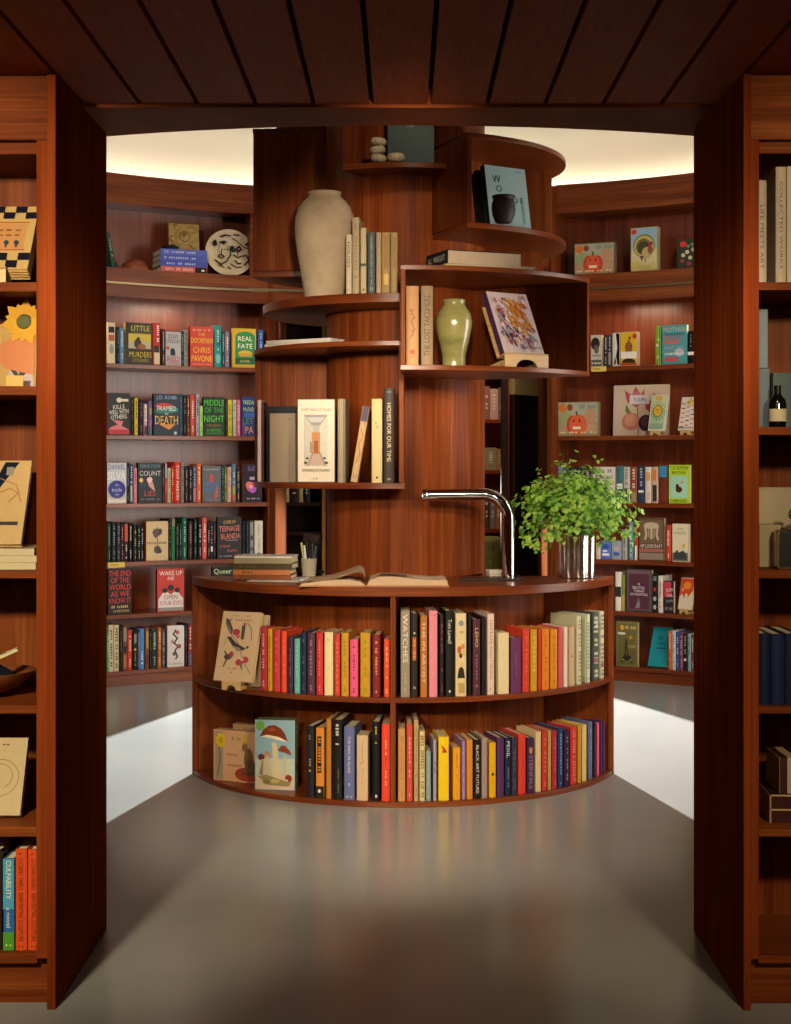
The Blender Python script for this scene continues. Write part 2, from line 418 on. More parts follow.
def rear_row(side, row, items):
    prev = None; looks = {}
    for it in items:
        lk = it[6] if it[0] == 'F' else it[5]; looks[lk] = looks.get(lk, 0) + 1
    for i, it in enumerate(items):
        where = f"on the {side} rear bookcase's {PROW[row]}"
        grp = f"books on the {side} rear bookcase"
        if it[0] == 'F':
            _, x0, x1, yt, col, spine, look, art = it[:8]
            X, Y, th, w, h = rear_geo(x0, x1, yt, row)
            face_book((X, Y, RZ[row]), th, w, h, .032, col, art, f"{look}, {where}", grp, spine=spine)
            short = look
        else:
            x0, x1, yt, col, acc, look = it[:6]
            X, Y, th, w, h = rear_geo(x0, x1, yt, row)
            sd = int(x0 * 10) + ord(row)
            art = it[6] if len(it) > 6 else [('b', .28, .42, .72, .92, 9, acc, sd), ('b', .36, .08, .66, .3, 5, acc, sd + 1)]
            lab = f"{look} {where}"
            if looks[look] > 1: lab = f"{look} right of {prev}, {where}" if prev else f"{look} at the left end {where}"
            spine_book((X, Y, RZ[row]), th, w * .95, h, .15, col, art, lab, grp)
            short = 'the ' + look
        prev = 'the ' + (it[6] if it[0] == 'F' else look).split(' with')[0].split(' cover')[0]

def T(s, u, v, w, h, c, *r): return ('t', s, u, v, w, h, c, *r)
rear_row('left', 'B', [
 (107.5, 115.5, 322.6, '#d9c9a8', '#b5533a', 'cream and orange jacketed novel', [('r', .1, .75, .9, .9, '#222'), ('r', .1, .55, .9, .7, '#b5602e'), ('e', .5, .35, .3, .12, '#8a96a0')]),
 (116.4, 119.6, 327, '#15141a', '#777', 'slim black spine'),
 (119.8, 124.2, 328, '#5f86b0', '#d8e2ea', 'slim pale blue spine'),
 ('F', 126, 152, 323, '#2a2617', '#b89a3a', 'black and gold novel with a seated figure cover', [('r', .22, .72, .98, .97, '#4b4526'), T('LITTLE', .55, .87, .7, .12, '#d8c247'), ('r', .1, .38, .95, .74, '#b9ae90'), ('r', .1, .55, .95, .74, '#cdb53e'), ('e', .45, .5, .14, .12, '#3b2c22'), ('e', .47, .61, .07, .05, '#2a1d16'), ('e', .6, .43, .16, .07, '#9a5b30'), T('MURDERS', .55, .24, .85, .13, '#d2b63a'), T('STORIES', .55, .1, .8, .08, '#b79a35')]),
 (153, 160.4, 323, '#c33a2c', '#e8e0d0', 'red and white spine', [('r', .1, .02, .95, .45, '#d9c9a4'), ('r', .1, .3, .9, .46, '#2a2a22'), ('b', .5, .55, .85, .95, 8, '#eee3d8', 3)]),
 (162, 165, 329, '#3a2a26', '#cbb', 'thin dark brown spine'),
 ('F', 165.8, 181, 332, '#b3aeb0', '#2b2626', 'small grey novel with red lettering', [T('STAY', .5, .86, .7, .12, '#33363d'), T('STROUGH', .5, .72, .9, .12, '#4a4d54'), ('e', .45, .42, .16, .1, '#1d2a38'), ('r', .3, .3, .62, .42, '#1d2a38'), T('RED', .5, .2, .8, .15, '#a8222f'), T('OCEAN', .5, .07, .8, .09, '#a8222f'), ('e', .14, .52, .1, .05, '#c2372f')]),
 (181.4, 184, 331, '#191a1c', '#999', 'thin black spine'),
 (184.2, 187.8, 330, '#8a938f', '#222', 'slim grey spine'),
 ('F', 190.5, 213, 326.6, '#c8452f', '#5d1d18', 'red thriller with yellow title lettering', [('h', .1, .88, .9, .95, 12, '#e08a80', 5), T('THE', .5, .8, .3, .08, '#e5b64a'), T('DOORMAN', .5, .65, .95, .15, '#f0c23d'), T('CHRIS', .5, .41, .75, .14, '#e8b23e'), T('PAVONE', .5, .2, .9, .15, '#f0c23d'), ('h', .1, .04, .9, .08, 14, '#e08a80', 6)]),
 (214.6, 221.6, 325.6, '#1d8b8d', '#d7d2b0', 'teal spine with pale patches', [('e', .5, .2, .4, .12, '#6fb7ab'), ('e', .6, .6, .35, .1, '#19616b'), ('b', .3, .4, .6, .9, 8, '#cfd8c0', 4)]),
 (221.9, 225, 331, '#3b3d3f', '#aaa', 'thin charcoal spine'),
 (225.2, 229.5, 331.7, '#7c7690', '#e0dce8', 'mauve grey spine'),
 ('F', 232.5, 256, 328.6, '#d2a929', '#d8c9a0', 'yellow and green novel with arched emblem cover', [('r', .12, .08, .96, .78, '#2d8a4d'), ('e', .54, .78, .42, .14, '#2d8a4d'), T('REAL', .54, .74, .6, .12, '#f2ecd0'), T('FATE', .54, .55, .6, .12, '#f2ecd0'), ('e', .54, .36, .3, .08, '#d4ad3a'), ('r', .3, .28, .8, .36, '#c89b35'), ('r', .12, .1, .96, .24, '#17603a'), T('NOVEL', .54, .16, .5, .06, '#d9c577')]),
 (258.3, 263.5, 330, '#34589a', '#9fb4dc', 'blue spine'),
])
rear_row('left', 'C', [
 ('F', 107.5, 130, 393, '#1d1715', '#c4504c', 'black novel with white lettering and a red river', [('e', .52, .83, .12, .06, '#e2d7ba'), ('r', .5, .8, .92, .86, '#e2d7ba'), T('KILLS', .5, .67, .5, .1, '#e9e1d0', 6), T('WELL WITH', .5, .55, .85, .1, '#e9e1d0', 6), T('OTHERS', .5, .43, .7, .1, '#e9e1d0', 6), ('r', .05, .02, .95, .13, '#c02f33'), ('p', [(.05, .13), (.95, .13), (.62, .22), (.7, .33), (.2, .36), (.45, .25), (.2, .2)], '#d9757a')]),
 (130.3, 134, 397, '#15120f', '#555', 'thin black spine'),
 (134.6, 138.2, 398, '#d3b92b', '#2a2410', 'bright yellow spine'),
 (139.4, 143.2, 400, '#2b1a2a', '#b4628a', 'black and pink spine'),
 (144, 147.4, 404, '#c9a4a8', '#a0293a', 'short pink and white spine', [('r', .1, .45, .9, .95, '#e6dccb'), ('r', .1, .02, .9, .3, '#3a2026'), ('b', .3, .5, .7, .9, 6, '#a8324a', 8)]),
 (148.6, 152.4, 401, '#6f5c86', '#9ec08a', 'lilac striped spine', [('r', .1, .6, .9, .8, '#8f8f4a'), ('r', .1, .3, .9, .45, '#a05a90'), ('r', .1, .02, .9, .2, '#3d6a66')]),
 ('F', 154, 179, 394, '#1c2536', '#232c40', 'navy thriller with rainbow lettering', [T('J.D. ROBB', .5, .9, .88, .11, '#8fb3e0'), ('e', .4, .72, .35, .06, '#c23b35'), ('e', .6, .62, .38, .08, '#1f7d78'), ('e', .3, .58, .25, .06, '#1b6f63'), T('FRAMED', .5, .65, .75, .11, '#e8e4dc'), T('IN', .5, .52, .14, .06, '#e8e4dc'), T('DEATH', .5, .37, .9, .2, '#e9b64a'), ('p', [(.2, .27), (.85, .27), (.6, .14), (.4, .2)], '#d98b3a'), ('e', .85, .06, .06, .04, '#b8c0cc')]),
 (179.4, 183, 394, '#24485a', '#80519a', 'teal and purple spine'),
 (183.3, 186.6, 395, '#191412', '#8a7a55', 'black spine with dull gold lettering'),
 (186.8, 190, 395, '#4b3a25', '#c7ab70', 'dark spine with tan lettering'),
 (190.6, 194.9, 395, '#c8463d', '#e8d8d0', 'coral red spine'),
 (196, 199.6, 394, '#9a9ca4', '#223', 'silver grey spine'),
 (200, 203, 406, '#a6d274', '#56803a', 'short lime green spine'),
 ('F', 203.6, 224.5, 397, '#132b12', '#0e1f0e', 'black novel with big green lettering', [T('MIDDLE', .5, .85, .95, .15, '#4fc33b'), T('OF THE', .5, .66, .9, .14, '#3ea930'), T('NIGHT', .5, .44, .95, .17, '#58c93f'), ('e', .5, .27, .4, .04, '#5a4a2a'), T('A NOVEL', .5, .15, .7, .08, '#58b93f'), ('r', .1, .04, .9, .09, '#2a6a22')]),
 (225, 227.6, 399, '#0f140f', '#565', 'dark green black spine'),
 (228, 232.1, 400, '#d8bd2e', '#5a4c10', 'golden yellow spine'),
 (233, 236.3, 400, '#b8c0ae', '#4b8a52', 'pale spine with green lettering'),
 (236.6, 240.6, 400, '#d2637f', '#f0c0cc', 'rose pink spine'),
 ('F', 241.6, 254.5, 397, '#22336b', '#2a2f66', 'blue novel with pale green author lettering', [T('FREIDA', .55, .86, .8, .12, '#b5d39a'), T('McFAD', .55, .68, .8, .12, '#b5d39a'), ('r', .2, .48, .98, .6, '#3561a8'), T('LET', .5, .38, .8, .15, '#5b8a3a'), T('PA', .6, .16, .6, .18, '#d8944a'), ('r', .05, .02, .3, .3, '#5a3a80')]),
])
rear_row('left', 'D', [
 ('F', 107.5, 126.3, 463, '#c9c9cc', '#222a55', 'white novel with a large blue circle cover', [T('DANIEL', .5, .9, .9, .12, '#3d4a86'), T('SILVA', .48, .68, .95, .2, '#f4f2ee'), ('e', .5, .35, .46, .22, '#2b2f86'), T('An', .5, .46, .2, .07, '#b7bce6'), T('Inside', .5, .34, .5, .09, '#c7cbee'), T('Job', .5, .22, .25, .07, '#b7bce6'), ('r', .02, .02, .98, .1, '#e2dccd'), ('l', [(.02, .2), (.3, .13), (.7, .13), (.98, .2)], .03, '#c79c4a')]),
 (126.6, 129.4, 463, '#14151c', '#889', 'thin black spine'),
 (129.6, 133.3, 464, '#33405c', '#d8d0bc', 'navy and cream spine', [('r', .2, .05, .8, .45, '#b7ae9c'), ('b', .3, .5, .7, .95, 7, '#d8d8e0', 2)]),
 (134, 137.3, 468, '#d58fa0', '#7a3a4a', 'pale pink spine'),
 ('F', 138.5, 161.6, 463, '#1d1e22', '#17181b', 'black thriller with a pale flower cover', [T('SOPHIE STAVA', .5, .92, .85, .08, '#5f9aa0'), T('COUNT', .5, .74, .9, .12, '#c9cfd0'), ('e', .12, .57, .09, .06, '#d0a53a'), ('e', .12, .57, .04, .03, '#f0e2c0'), ('p', [(.35, .6), (.5, .66), (.62, .5), (.72, .3), (.6, .34), (.45, .42)], '#d49a92'), ('e', .48, .58, .12, .07, '#e6c4bc'), T('MY', .2, .45, .2, .1, '#4a6ea0'), T('LIES', .5, .24, .85, .13, '#b8484a'), ('h', .1, .08, .9, .12, 12, '#777', 3)]),
 (162.2, 164.6, 466, '#222', '#777', 'thin charcoal spine'),
 (164.8, 167.4, 463, '#8d3a36', '#bcb7b2', 'red and silver spine', [('r', .1, .62, .9, .98, '#9aa0ae'), ('e', .5, .4, .45, .2, '#c8453a')]),
 (167.8, 170.9, 468, '#c9bd9d', '#5a4a30', 'cream spine'),
 (171.3, 174.1, 466, '#b43428', '#e6c7a2', 'slim brick red spine'),
 (174.5, 180.4, 462, '#cf2f22', '#f2e8dc', 'wide scarlet spine with white capitals', [('s', 'TONY MARTIN', .5, .85, .5, '#f2e8dc')]),
 (181, 184.2, 463, '#87867c', '#22201c', 'slim grey spine'),
 (184.8, 188.4, 467, '#2c2020', '#a09090', 'dark twin spine with grey band'),
 (188.9, 192.6, 467, '#2a1e1d', '#b0a6a0', 'dark brown spine'),
 (193, 196.6, 466, '#48586e', '#d38a96', 'blue and pink spine', [('r', .1, .02, .9, .4, '#b8707e'), ('b', .3, .45, .7, .95, 7, '#b8c2d0', 9)]),
 (197, 201.2, 464, '#d4652f', '#f0d8c0', 'orange spine'),
 ('F', 202.5, 221, 466, '#5b5e63', '#33353a', 'grey novel with a blue and red flame cover', [('h', .05, .88, .95, .93, 12, '#9aa0a4', 2), ('e', .48, .66, .12, .12, '#b84a3c'), T('DEVILS', .45, .5, .8, .13, '#3a78c4'), T('LIKE US', .4, .34, .75, .12, '#3a78c4'), ('p', [(.6, .1), (.85, .15), (.8, .5), (.68, .3)], '#b85a4c'), ('h', .1, .05, .9, .09, 9, '#888', 1)]),
 (221.5, 224.3, 465, '#14383c', '#7aa', 'dark teal spine'),
 (224.5, 227.1, 467, '#6a6a34', '#c8c48a', 'olive spine'),
 (227.6, 231.4, 467, '#d7ab9a', '#8a5a4a', 'peach pink spine'),
 (232, 235.9, 464, '#5c7f92', '#e0e4d8', 'multicoloured spine', [('r', .1, .2, .9, .42, '#9c9a3a'), ('r', .1, .02, .9, .2, '#c2542c'), ('b', .3, .5, .7, .95, 6, '#dfe4e6', 7)]),
 (236.3, 240.3, 469, '#1d2436', '#c0a060', 'blue black spine'),
 ('F', 243, 262, 464, '#271b2c', '#a5703e', 'dark purple novel with a pink blossom cover', [T('SUZAN', .6, .88, .7, .12, '#8f62a8'), ('r', .35, .58, .62, .66, '#b09aac'), ('e', .42, .4, .24, .13, '#d05a80'), ('e', .3, .45, .16, .09, '#e07a5a'), ('e', .5, .34, .2, .1, '#b35ac0'), ('e', .42, .4, .1, .05, '#f0a0c0'), ('h', .2, .07, .95, .12, 10, '#a09aa8', 5)]),
])
E5 = [('b', .3, .1, .7, .9, 11, '#8f958f', 1)]
rear_row('left', 'E', [
 (107.5, 111, 523, '#1d3324', '#6fa07a', 'green black spine'),
 (112.2, 116, 522, '#22262a', '#9aa2a8', 'black spine with grey lettering'),
 (117, 120.6, 523, '#2b2e38', '#8d93a0', 'slate black spine'),
 (121, 124, 524, '#3a2226', '#c0848a', 'black spine with pink lettering'),
 (124.2, 128.3, 523, '#26201f', '#ddd', 'black spine with a red top', [('r', .08, .52, .92, .97, '#c44a3a'), ('b', .3, .08, .7, .45, 6, '#cfcac0', 4)]),
 (128.9, 132.4, 523, '#141516', '#d0d0c8', 'black spine with bold white lettering'),
 (133.6, 137, 525, '#2a2718', '#b9a56a', 'black spine with gold lettering'),
 (137.6, 140.6, 526, '#1c1d20', '#b0b4b4', 'narrow black spine'),
 (141, 143.6, 526, '#222326', '#b0b4b4', 'thin near-black spine'),
 ('F', 146.5, 168, 521.5, '#cdb184', '#bb4a28', 'tan novel with a dark plant drawing cover', [('e', .48, .72, .2, .1, '#4a3b35'), ('e', .5, .76, .08, .06, '#8a6a52'), ('l', [(.5, .85), (.5, .2)], .03, '#2e2a26'), ('e', .42, .7, .1, .12, '#5b4a42'), ('e', .62, .74, .1, .08, '#4a3a34'), T('BURY OUR', .25, .45, .4, .06, '#33302c'), T('BONES', .75, .45, .35, .06, '#33302c'), ('e', .5, .28, .16, .1, '#4a4034'), ('e', .6, .24, .1, .06, '#3a332c')]),
 (168.6, 171.4, 519, '#15181a', '#777', 'thick black spine'),
 (171.7, 175.2, 519, '#2d7a44', '#cfe0cf', 'bright green spine', [('r', .05, .82, .95, 1, '#8a7a62'), ('b', .35, .15, .65, .75, 8, '#1b4f2a', 4)]),
 (176, 179, 524, '#22262a', '#7a8086', 'black grey spine'),
 (179.4, 182, 524, '#22262a', '#7a8086', 'dark grey spine'),
 (182.3, 187, 518, '#155a45', '#9ad0b5', 'teal green spine'),
 (188.5, 192.6, 521, '#321e24', '#b5707a', 'black spine with rose lettering'),
 (194, 197, 519, '#1b2c22', '#7a9a80', 'dark green spine'),
 (198.4, 201.8, 519, '#22201f', '#d0c8c0', 'charcoal spine with white lettering'),
 (202.4, 206.9, 518, '#d05a52', '#f2d0c8', 'coral spine with pale lettering'),
 (207.4, 210.2, 521, '#191919', '#aaa', 'plain black spine'),
 (210.4, 213.2, 522, '#26282a', '#eee', 'black spine with a white block', [('r', .1, .2, .9, .34, '#d8d4cc'), ('b', .3, .4, .7, .9, 6, '#999', 3)]),
 (213.4, 216, 522, '#1b1c1e', '#a55', 'black spine with faint red lettering'),
 ('F', 217.5, 241.4, 517, '#2b2a2a', '#1c1b1b', 'charcoal novel with pink slanted lettering', [T('CURSE OF', .5, .88, .5, .08, '#d8b05a', 3), T('TEENAGE', .5, .72, .85, .13, '#e08072', 3), T('BLANDA', .55, .54, .8, .13, '#e08072', 3), ('r', .35, .43, .85, .45, '#888'), T('A Novel', .3, .3, .42, .07, '#d0606a', 4), T('Stories', .6, .2, .4, .07, '#d0606a', 4), T('Songs', .8, .09, .3, .06, '#d0606a', 4), ('h', .06, .04, .6, .08, 9, '#888', 3)]),
 (242.2, 245.4, 521, '#121518', '#3a4a50', 'plain jet black spine'),
 (245.6, 249.4, 521, '#151a1e', '#4a5a60', 'black spine with faint lettering'),
 (250, 253.6, 522, '#8d8f8b', '#3a3d40', 'grey spine with dark patches', [('r', .1, .5, .9, .62, '#33363a'), ('r', .1, .2, .9, .3, '#44474a')]),
 (254.6, 263, 521, '#d6cdbc', '#44403a', 'thick white spine', [('s', 'GREAT WORKS', .55, .7, .25, '#6a6458'), ('e', .5, .12, .2, .03, '#6a6458')]),
])
rear_row('left', 'F', [
 ('F', 108.5, 131.5, 569, '#251414', '#1a0e0e', 'black novel with stacked red lettering', [T('THE END', .5, .9, .92, .12, '#d23b34'), T('OF THE', .5, .75, .8, .12, '#d23b34'), T('WORLD', .5, .6, .92, .12, '#d23b34'), T('AS WE', .5, .45, .8, .12, '#d23b34'), T('KNOW IT', .5, .3, .92, .12, '#d23b34'), ('h', .12, .14, .85, .2, 9, '#b39a58', 3), ('h', .2, .05, .9, .11, 9, '#9a8450', 4)]),
 ('F', 157.5, 184, 569, '#bf3a30', '#8a2820', 'red and white novel with hooded figures cover', [T('WAKE UP', .5, .9, .85, .1, '#e9dfd6'), T('AND', .5, .78, .25, .08, '#e9dfd6'), ('p', [(.04, .04), (.96, .04), (.96, .3), (.72, .5), (.5, .4), (.28, .5), (.04, .3)], '#d5cdc6'), ('e', .28, .5, .1, .06, '#2b2326'), ('e', .5, .56, .12, .07, '#2b2326'), ('e', .74, .5, .1, .06, '#2b2326'), T('OPEN', .5, .34, .5, .1, '#9a3030'), T('YOUR EYES', .5, .2, .85, .1, '#a8322c'), ('r', .04, .02, .96, .1, '#8a8684')]),
 ('F', 212.5, 233, 567.5, '#16191a', '#101212', 'dark novel with pale green script title', [T('Queer', .5, .9, .85, .14, '#c8d79a'), ('h', .2, .6, .8, .66, 8, '#777', 3)]),
])
rear_row('left', 'G', [
 (107, 108.6, 633, '#2d9a48', '#cfe', 'thin green sliver spine'),
 (109, 113.6, 625, '#c9bd9c', '#5a5642', 'cream classic spine', [('b', .25, .1, .75, .9, 14, '#5f5a44', 3)]),
 (114.1, 119.2, 625, '#c4b795', '#5a5642', 'cream patterned classic spine', [('b', .2, .06, .8, .94, 15, '#6a6a44', 5)]),
 (119.8, 122.6, 627, '#18130f', '#665', 'thick black spine'),
 (123, 127.3, 626, '#6d4a36', '#c8a080', 'brown and orange spine', [('r', .1, .65, .9, .95, '#8a8476'), ('r', .1, .05, .9, .35, '#b06a3c'), ('r', .1, .4, .9, .55, '#2c2420')]),
 (127.8, 132.2, 630, '#c2402f', '#f0dcd0', 'red spine with white lettering'),
 (132.9, 137.6, 631, '#1d1813', '#c9a04a', 'black spine with a gold emblem', [('e', .5, .52, .3, .03, '#d4a848'), ('r', .2, .68, .8, .92, '#8a8478'), ('b', .3, .1, .7, .45, 6, '#8a7a50', 2)]),
 (138, 139.6, 632, '#4a5a74', '#aab', 'thin steel blue spine'),
 (139.8, 144.4, 629, '#4b84c4', '#dce8f4', 'bright blue spine', [('b', .3, .12, .7, .45, 6, '#dce8f4', 2)]),
 (145.4, 149.2, 628, '#7a4c2a', '#d8b85a', 'brown and yellow spine', [('r', .2, .5, .8, .92, '#c09238'), ('r', .1, .1, .9, .35, '#6a3030')]),
 (149.5, 151.4, 630, '#1a1612', '#776', 'narrow black spine'),
 (151.6, 157.4, 629, '#1d3330', '#9ab0a4', 'wide dark green spine'),
 (158, 161.5, 628, '#b5622f', '#f0d0a0', 'burnt orange spine'),
 (162, 165.4, 629, '#4d4b52', '#b0b4c0', 'dark grey spine'),
 ('F', 167.5, 184, 626, '#d2cac4', '#8a8078', 'white novel with a snake and flowers cover', [('l', [(.5, .9), (.35, .8), (.6, .7), (.4, .58), (.65, .5), (.45, .4), (.6, .25), (.5, .2)], .09, '#3a3338'), ('e', .6, .84, .12, .05, '#a55a66'), ('e', .72, .5, .1, .06, '#9a4450'), ('e', .3, .62, .08, .05, '#b07a80'), ('e', .4, .32, .1, .05, '#5a5058'), ('h', .1, .06, .9, .1, 9, '#a09890', 2)]),
 (184.5, 187.8, 624, '#161718', '#555', 'dark spine'),
 (188.4, 192.2, 625, '#8a2f30', '#aab4c8', 'red spine with a blue foot', [('r', .1, .02, .9, .3, '#52607c'), ('b', .3, .4, .7, .95, 7, '#dcc8c0', 3)]),
])
# right rear bookcase
rear_row('right', 'B', [
 ('F', 591, 602, 335, '#b9b2a4', '#3a3632', 'black and white novel with a portrait cover', [('e', .4, .72, .4, .2, '#2b2421'), ('e', .5, .55, .22, .14, '#6a5248'), ('r', .1, .32, .9, .38, '#8a857c'), ('r', .04, .02, .96, .22, '#5a5650'), ('h', .1, .08, .9, .15, 8, '#d8d4cc', 2)]),
 (604, 607.4, 335, '#2a2422', '#c0b8b0', 'black spine'),
 (607.8, 611.4, 335, '#33302f', '#9a948c', 'charcoal spine with a grey foot', [('r', .1, .05, .9, .45, '#8a857c'), ('b', .3, .5, .7, .95, 7, '#bbb', 2)]),
 (612.2, 619.6, 333, '#d8d2c6', '#15120f', 'white spine with a black silhouette', [('p', [(.5, .98), (1.05, .98), (1.05, .05), (.8, .02), (.5, .3), (.75, .55), (.6, .8)], '#16120f'), ('p', [(.3, .02), (.55, .12), (.4, .3), (.2, .1)], '#2a2420')]),
 (655, 660.6, 326, '#7fa02c', '#e8e4d0', 'lime green spine with dots', [('e', .4, .5, .2, .03, '#e8e4d0'), ('e', .6, .65, .2, .03, '#d8d880'), ('e', .5, .2, .2, .03, '#c8d880'), ('r', .85, .0, 1.05, 1, '#2f9a94')]),
 ('F', 662.5, 686.5, 325, '#4f9a9e', '#2f8d8c', 'teal novel with pink lettering', [T('MOTHER', .5, .88, .9, .12, '#b8b4ac'), ('r', .05, .72, .9, .8, '#3a7f92'), T('TONGUE', .42, .68, .75, .12, '#c05060'), ('r', .05, .52, .7, .6, '#c9626a'), T('AND SEA', .5, .42, .8, .1, '#a8a4c0'), ('e', .7, .3, .2, .1, '#b9b6c4'), ('r', .1, .08, .65, .18, '#c9505a'), ('h', .1, .24, .9, .3, 10, '#dcd8d0', 4)]),
 (687.5, 694, 331, '#1a1918', '#d8d8d4', 'black spine with a white band', [('r', -.05, .26, 1.05, .36, '#e4e2dc'), ('b', .4, .5, .6, .9, 6, '#888', 2)]),
])
rear_row('right', 'D', [
 (557.5, 562.6, 467, '#6f7f96', '#d0d8e0', 'slate blue spine'),
 (563, 567.6, 467, '#22335e', '#c8d0e0', 'navy blue spine'),
 (568, 575, 467, '#1e1c20', '#aaa', 'wide black spine'),
 (575.4, 583, 467, '#26222a', '#bbb', 'black spine with grey lettering'),
 (583.4, 591.6, 467, '#2a2024', '#a99', 'dark brown black spine'),
 ('F', 593, 615, 467, '#cfc6be', '#b7ada6', 'pale novel with speckled grey pattern cover', [('h', .05, .84, .95, .94, 9, '#8a8086', 1), ('h', .08, .66, .92, .78, 8, '#9a8f92', 2), ('h', .04, .5, .96, .6, 9, '#7d767c', 3), ('h', .08, .32, .92, .44, 8, '#a0959a', 4), ('h', .05, .14, .95, .26, 9, '#8a8086', 5)]),
 (616.6, 622.8, 466, '#3f6d72', '#c8d8d8', 'teal spine with a white patch', [('r', -.02, .28, 1.02, .52, '#d8d8d0')]),
 (623.2, 629.8, 467, '#b8b0a6', '#4a4a50', 'light grey spine with a dark foot', [('r', .1, .04, .9, .4, '#4a4a4e'), ('b', .3, .5, .7, .95, 6, '#777', 2)]),
 (630.4, 636.8, 467, '#8f4a34', '#d8c8b0', 'rust brown spine', [('r', .1, .02, .9, .3, '#8a8a58'), ('b', .3, .4, .7, .95, 7, '#e0ccb8', 3)]),
 (637.4, 644.6, 466, '#2a3a50', '#c8d0d8', 'dark navy spine with white edge', [('r', .1, .28, .9, .34, '#e0e0dc'), ('b', .35, .45, .7, .95, 7, '#a8b4c0', 3)]),
 (645, 651, 467, '#d6c8b8', '#a5603a', 'cream spine with orange patches', [('r', .1, .62, .9, .85, '#d09a5a'), ('r', .1, .1, .9, .3, '#c8b0a0')]),
 (651.4, 658, 467, '#c5a98c', '#2a2a30', 'tan spine with a black figure', [('r', .15, .05, .85, .5, '#2d3036'), ('r', .2, .62, .8, .92, '#d8743a')]),
 (659, 667.4, 466, '#6d2f22', '#4a8ab0', 'red brown spine with a blue top', [('r', -.02, .7, 1.02, 1, '#3f86b0')]),
 ('F', 669, 689, 465, '#b6d22a', '#94b020', 'lime novel with a small horse cover', [T('THE REMEMB', .5, .92, .9, .09, '#3a5a3a'), T('BROTHER', .5, .8, .7, .08, '#3a5a3a'), ('r', .08, .14, .9, .72, '#9fd0b4'), ('e', .5, .36, .16, .08, '#4a2c22'), ('e', .42, .44, .08, .07, '#4a2c22'), ('e', .66, .55, .08, .04, '#d89a7a'), T('CLAIRE SWEET', .5, .07, .85, .08, '#3a5a3a')]),
])
rear_row('right', 'E', [
 (596, 600.4, 543, '#c9bfae', '#777', 'cream spine'),
 (600.8, 610.8, 541, '#4a6ab0', '#e0e4f0', 'blue and white patterned spine', [('e', .5, .7, .4, .12, '#2b4a9a'), ('r', .1, .2, .9, .32, '#d8d8e0'), ('e', .4, .45, .3, .06, '#c8ccd8')]),
 (611.2, 621.4, 541, '#8a93a6', '#3a4a80', 'grey blue spine with dark blotches', [('e', .5, .3, .4, .1, '#3a5a9a'), ('e', .5, .6, .35, .1, '#b8a090')]),
 (622, 627, 530, '#9a9c98', '#444', 'grey spine'),
 (628.6, 633, 522, '#5d8a8e', '#d8e4e0', 'dusty teal spine'),
 (634.6, 637.4, 524, '#b03a2c', '#f0d8c8', 'thin red and cream spine', [('r', .0, .0, 1, .4, '#e0d4c0')]),
 ('F', 639, 664, 518, '#5b4838', '#4a3a2c', 'brown weird fiction novel with a pale tangle cover', [('r', .06, .4, .94, .95, '#6d5844'), ('e', .5, .82, .3, .08, '#b8a88c'), ('l', [(.25, .8), (.3, .6), (.25, .5)], .08, '#b8a88c'), ('l', [(.5, .8), (.5, .52)], .09, '#b8a88c'), ('l', [(.75, .8), (.7, .62), (.76, .5)], .08, '#b8a88c'), ('l', [(.38, .75), (.4, .55)], .06, '#9a8a70'), ('l', [(.62, .75), (.6, .55)], .06, '#9a8a70'), T('HP LOVECRAFT', .5, .34, .85, .08, '#d8d0c4'), ('r', .02, .2, .98, .28, '#a06058'), ('r', .02, .02, .98, .18, '#8a7a6a')]),
 (665.6, 671, 525, '#b5402f', '#e8c8b8', 'brick red spine'),
 ('F', 672.5, 688, 524, '#d9cfae', '#b04a38', 'cream novel with a dark city cover', [T('JOHN', .5, .86, .5, .07, '#8a8670'), T('KENNEDY', .5, .76, .8, .07, '#8a8670'), ('e', .72, .42, .1, .06, '#d0a83a'), ('r', .02, .02, .98, .24, '#6a6c66'), ('p', [(.1, .2), (.3, .32), (.4, .24), (.7, .3), (.9, .2), (.9, .06), (.1, .06)], '#3f413e')]),
])
rear_row('right', 'F', [
 (615.2, 621.2, 572, '#d8d4ca', '#222', 'white spine with a black band', [('r', -.05, .36, 1.05, .62, '#2a2a2c')]),
 (621.8, 624.6, 575, '#7c8a3c', '#ddd', 'green and mustard spine', [('r', -.05, 0, 1.05, .45, '#b59a48')]),
 ('F', 626.5, 651.5, 569.5, '#54404a', '#3a3034', 'plum hardback with silvery border cover', [('r', .05, .04, .95, .97, '#6a5a60'), ('r', .09, .06, .91, .9, '#53313e'), T('A', .5, .66, .1, .06, '#e0d8dc'), T('BRUTAL', .5, .57, .5, .06, '#e0d8dc'), T('THING', .5, .49, .4, .06, '#e0d8dc'), T('OF MORTALS', .5, .41, .7, .06, '#e0d8dc'), ('p', [(.35, .08), (.55, .1), (.5, .34), (.42, .2)], '#8a7a84')]),
 (652.3, 657.4, 574, '#191b1a', '#c8ccc4', 'ornate black spine', [('r', .15, .82, .85, .94, '#6a7a74'), ('e', .5, .6, .3, .05, '#b03a34'), ('e', .5, .36, .35, .06, '#a8aca4'), ('e', .5, .14, .35, .06, '#a8aca4')]),
 (658, 662.6, 576, '#dcd4c6', '#b04a40', 'white spine with red lettering'),
 ('F', 664, 673.5, 581, '#31282c', '#b8404a', 'pink and black novel with slanting lettering', [('r', .02, .5, .75, .97, '#c04050'), T('BURN', .6, .72, .7, .12, '#cfd4d8', 8), T('THE', .6, .55, .6, .1, '#cfd4d8', 8), T('DOWN', .6, .38, .7, .12, '#8ab0b8', 8), ('h', .1, .1, .9, .2, 6, '#8a8084', 3)]),
])
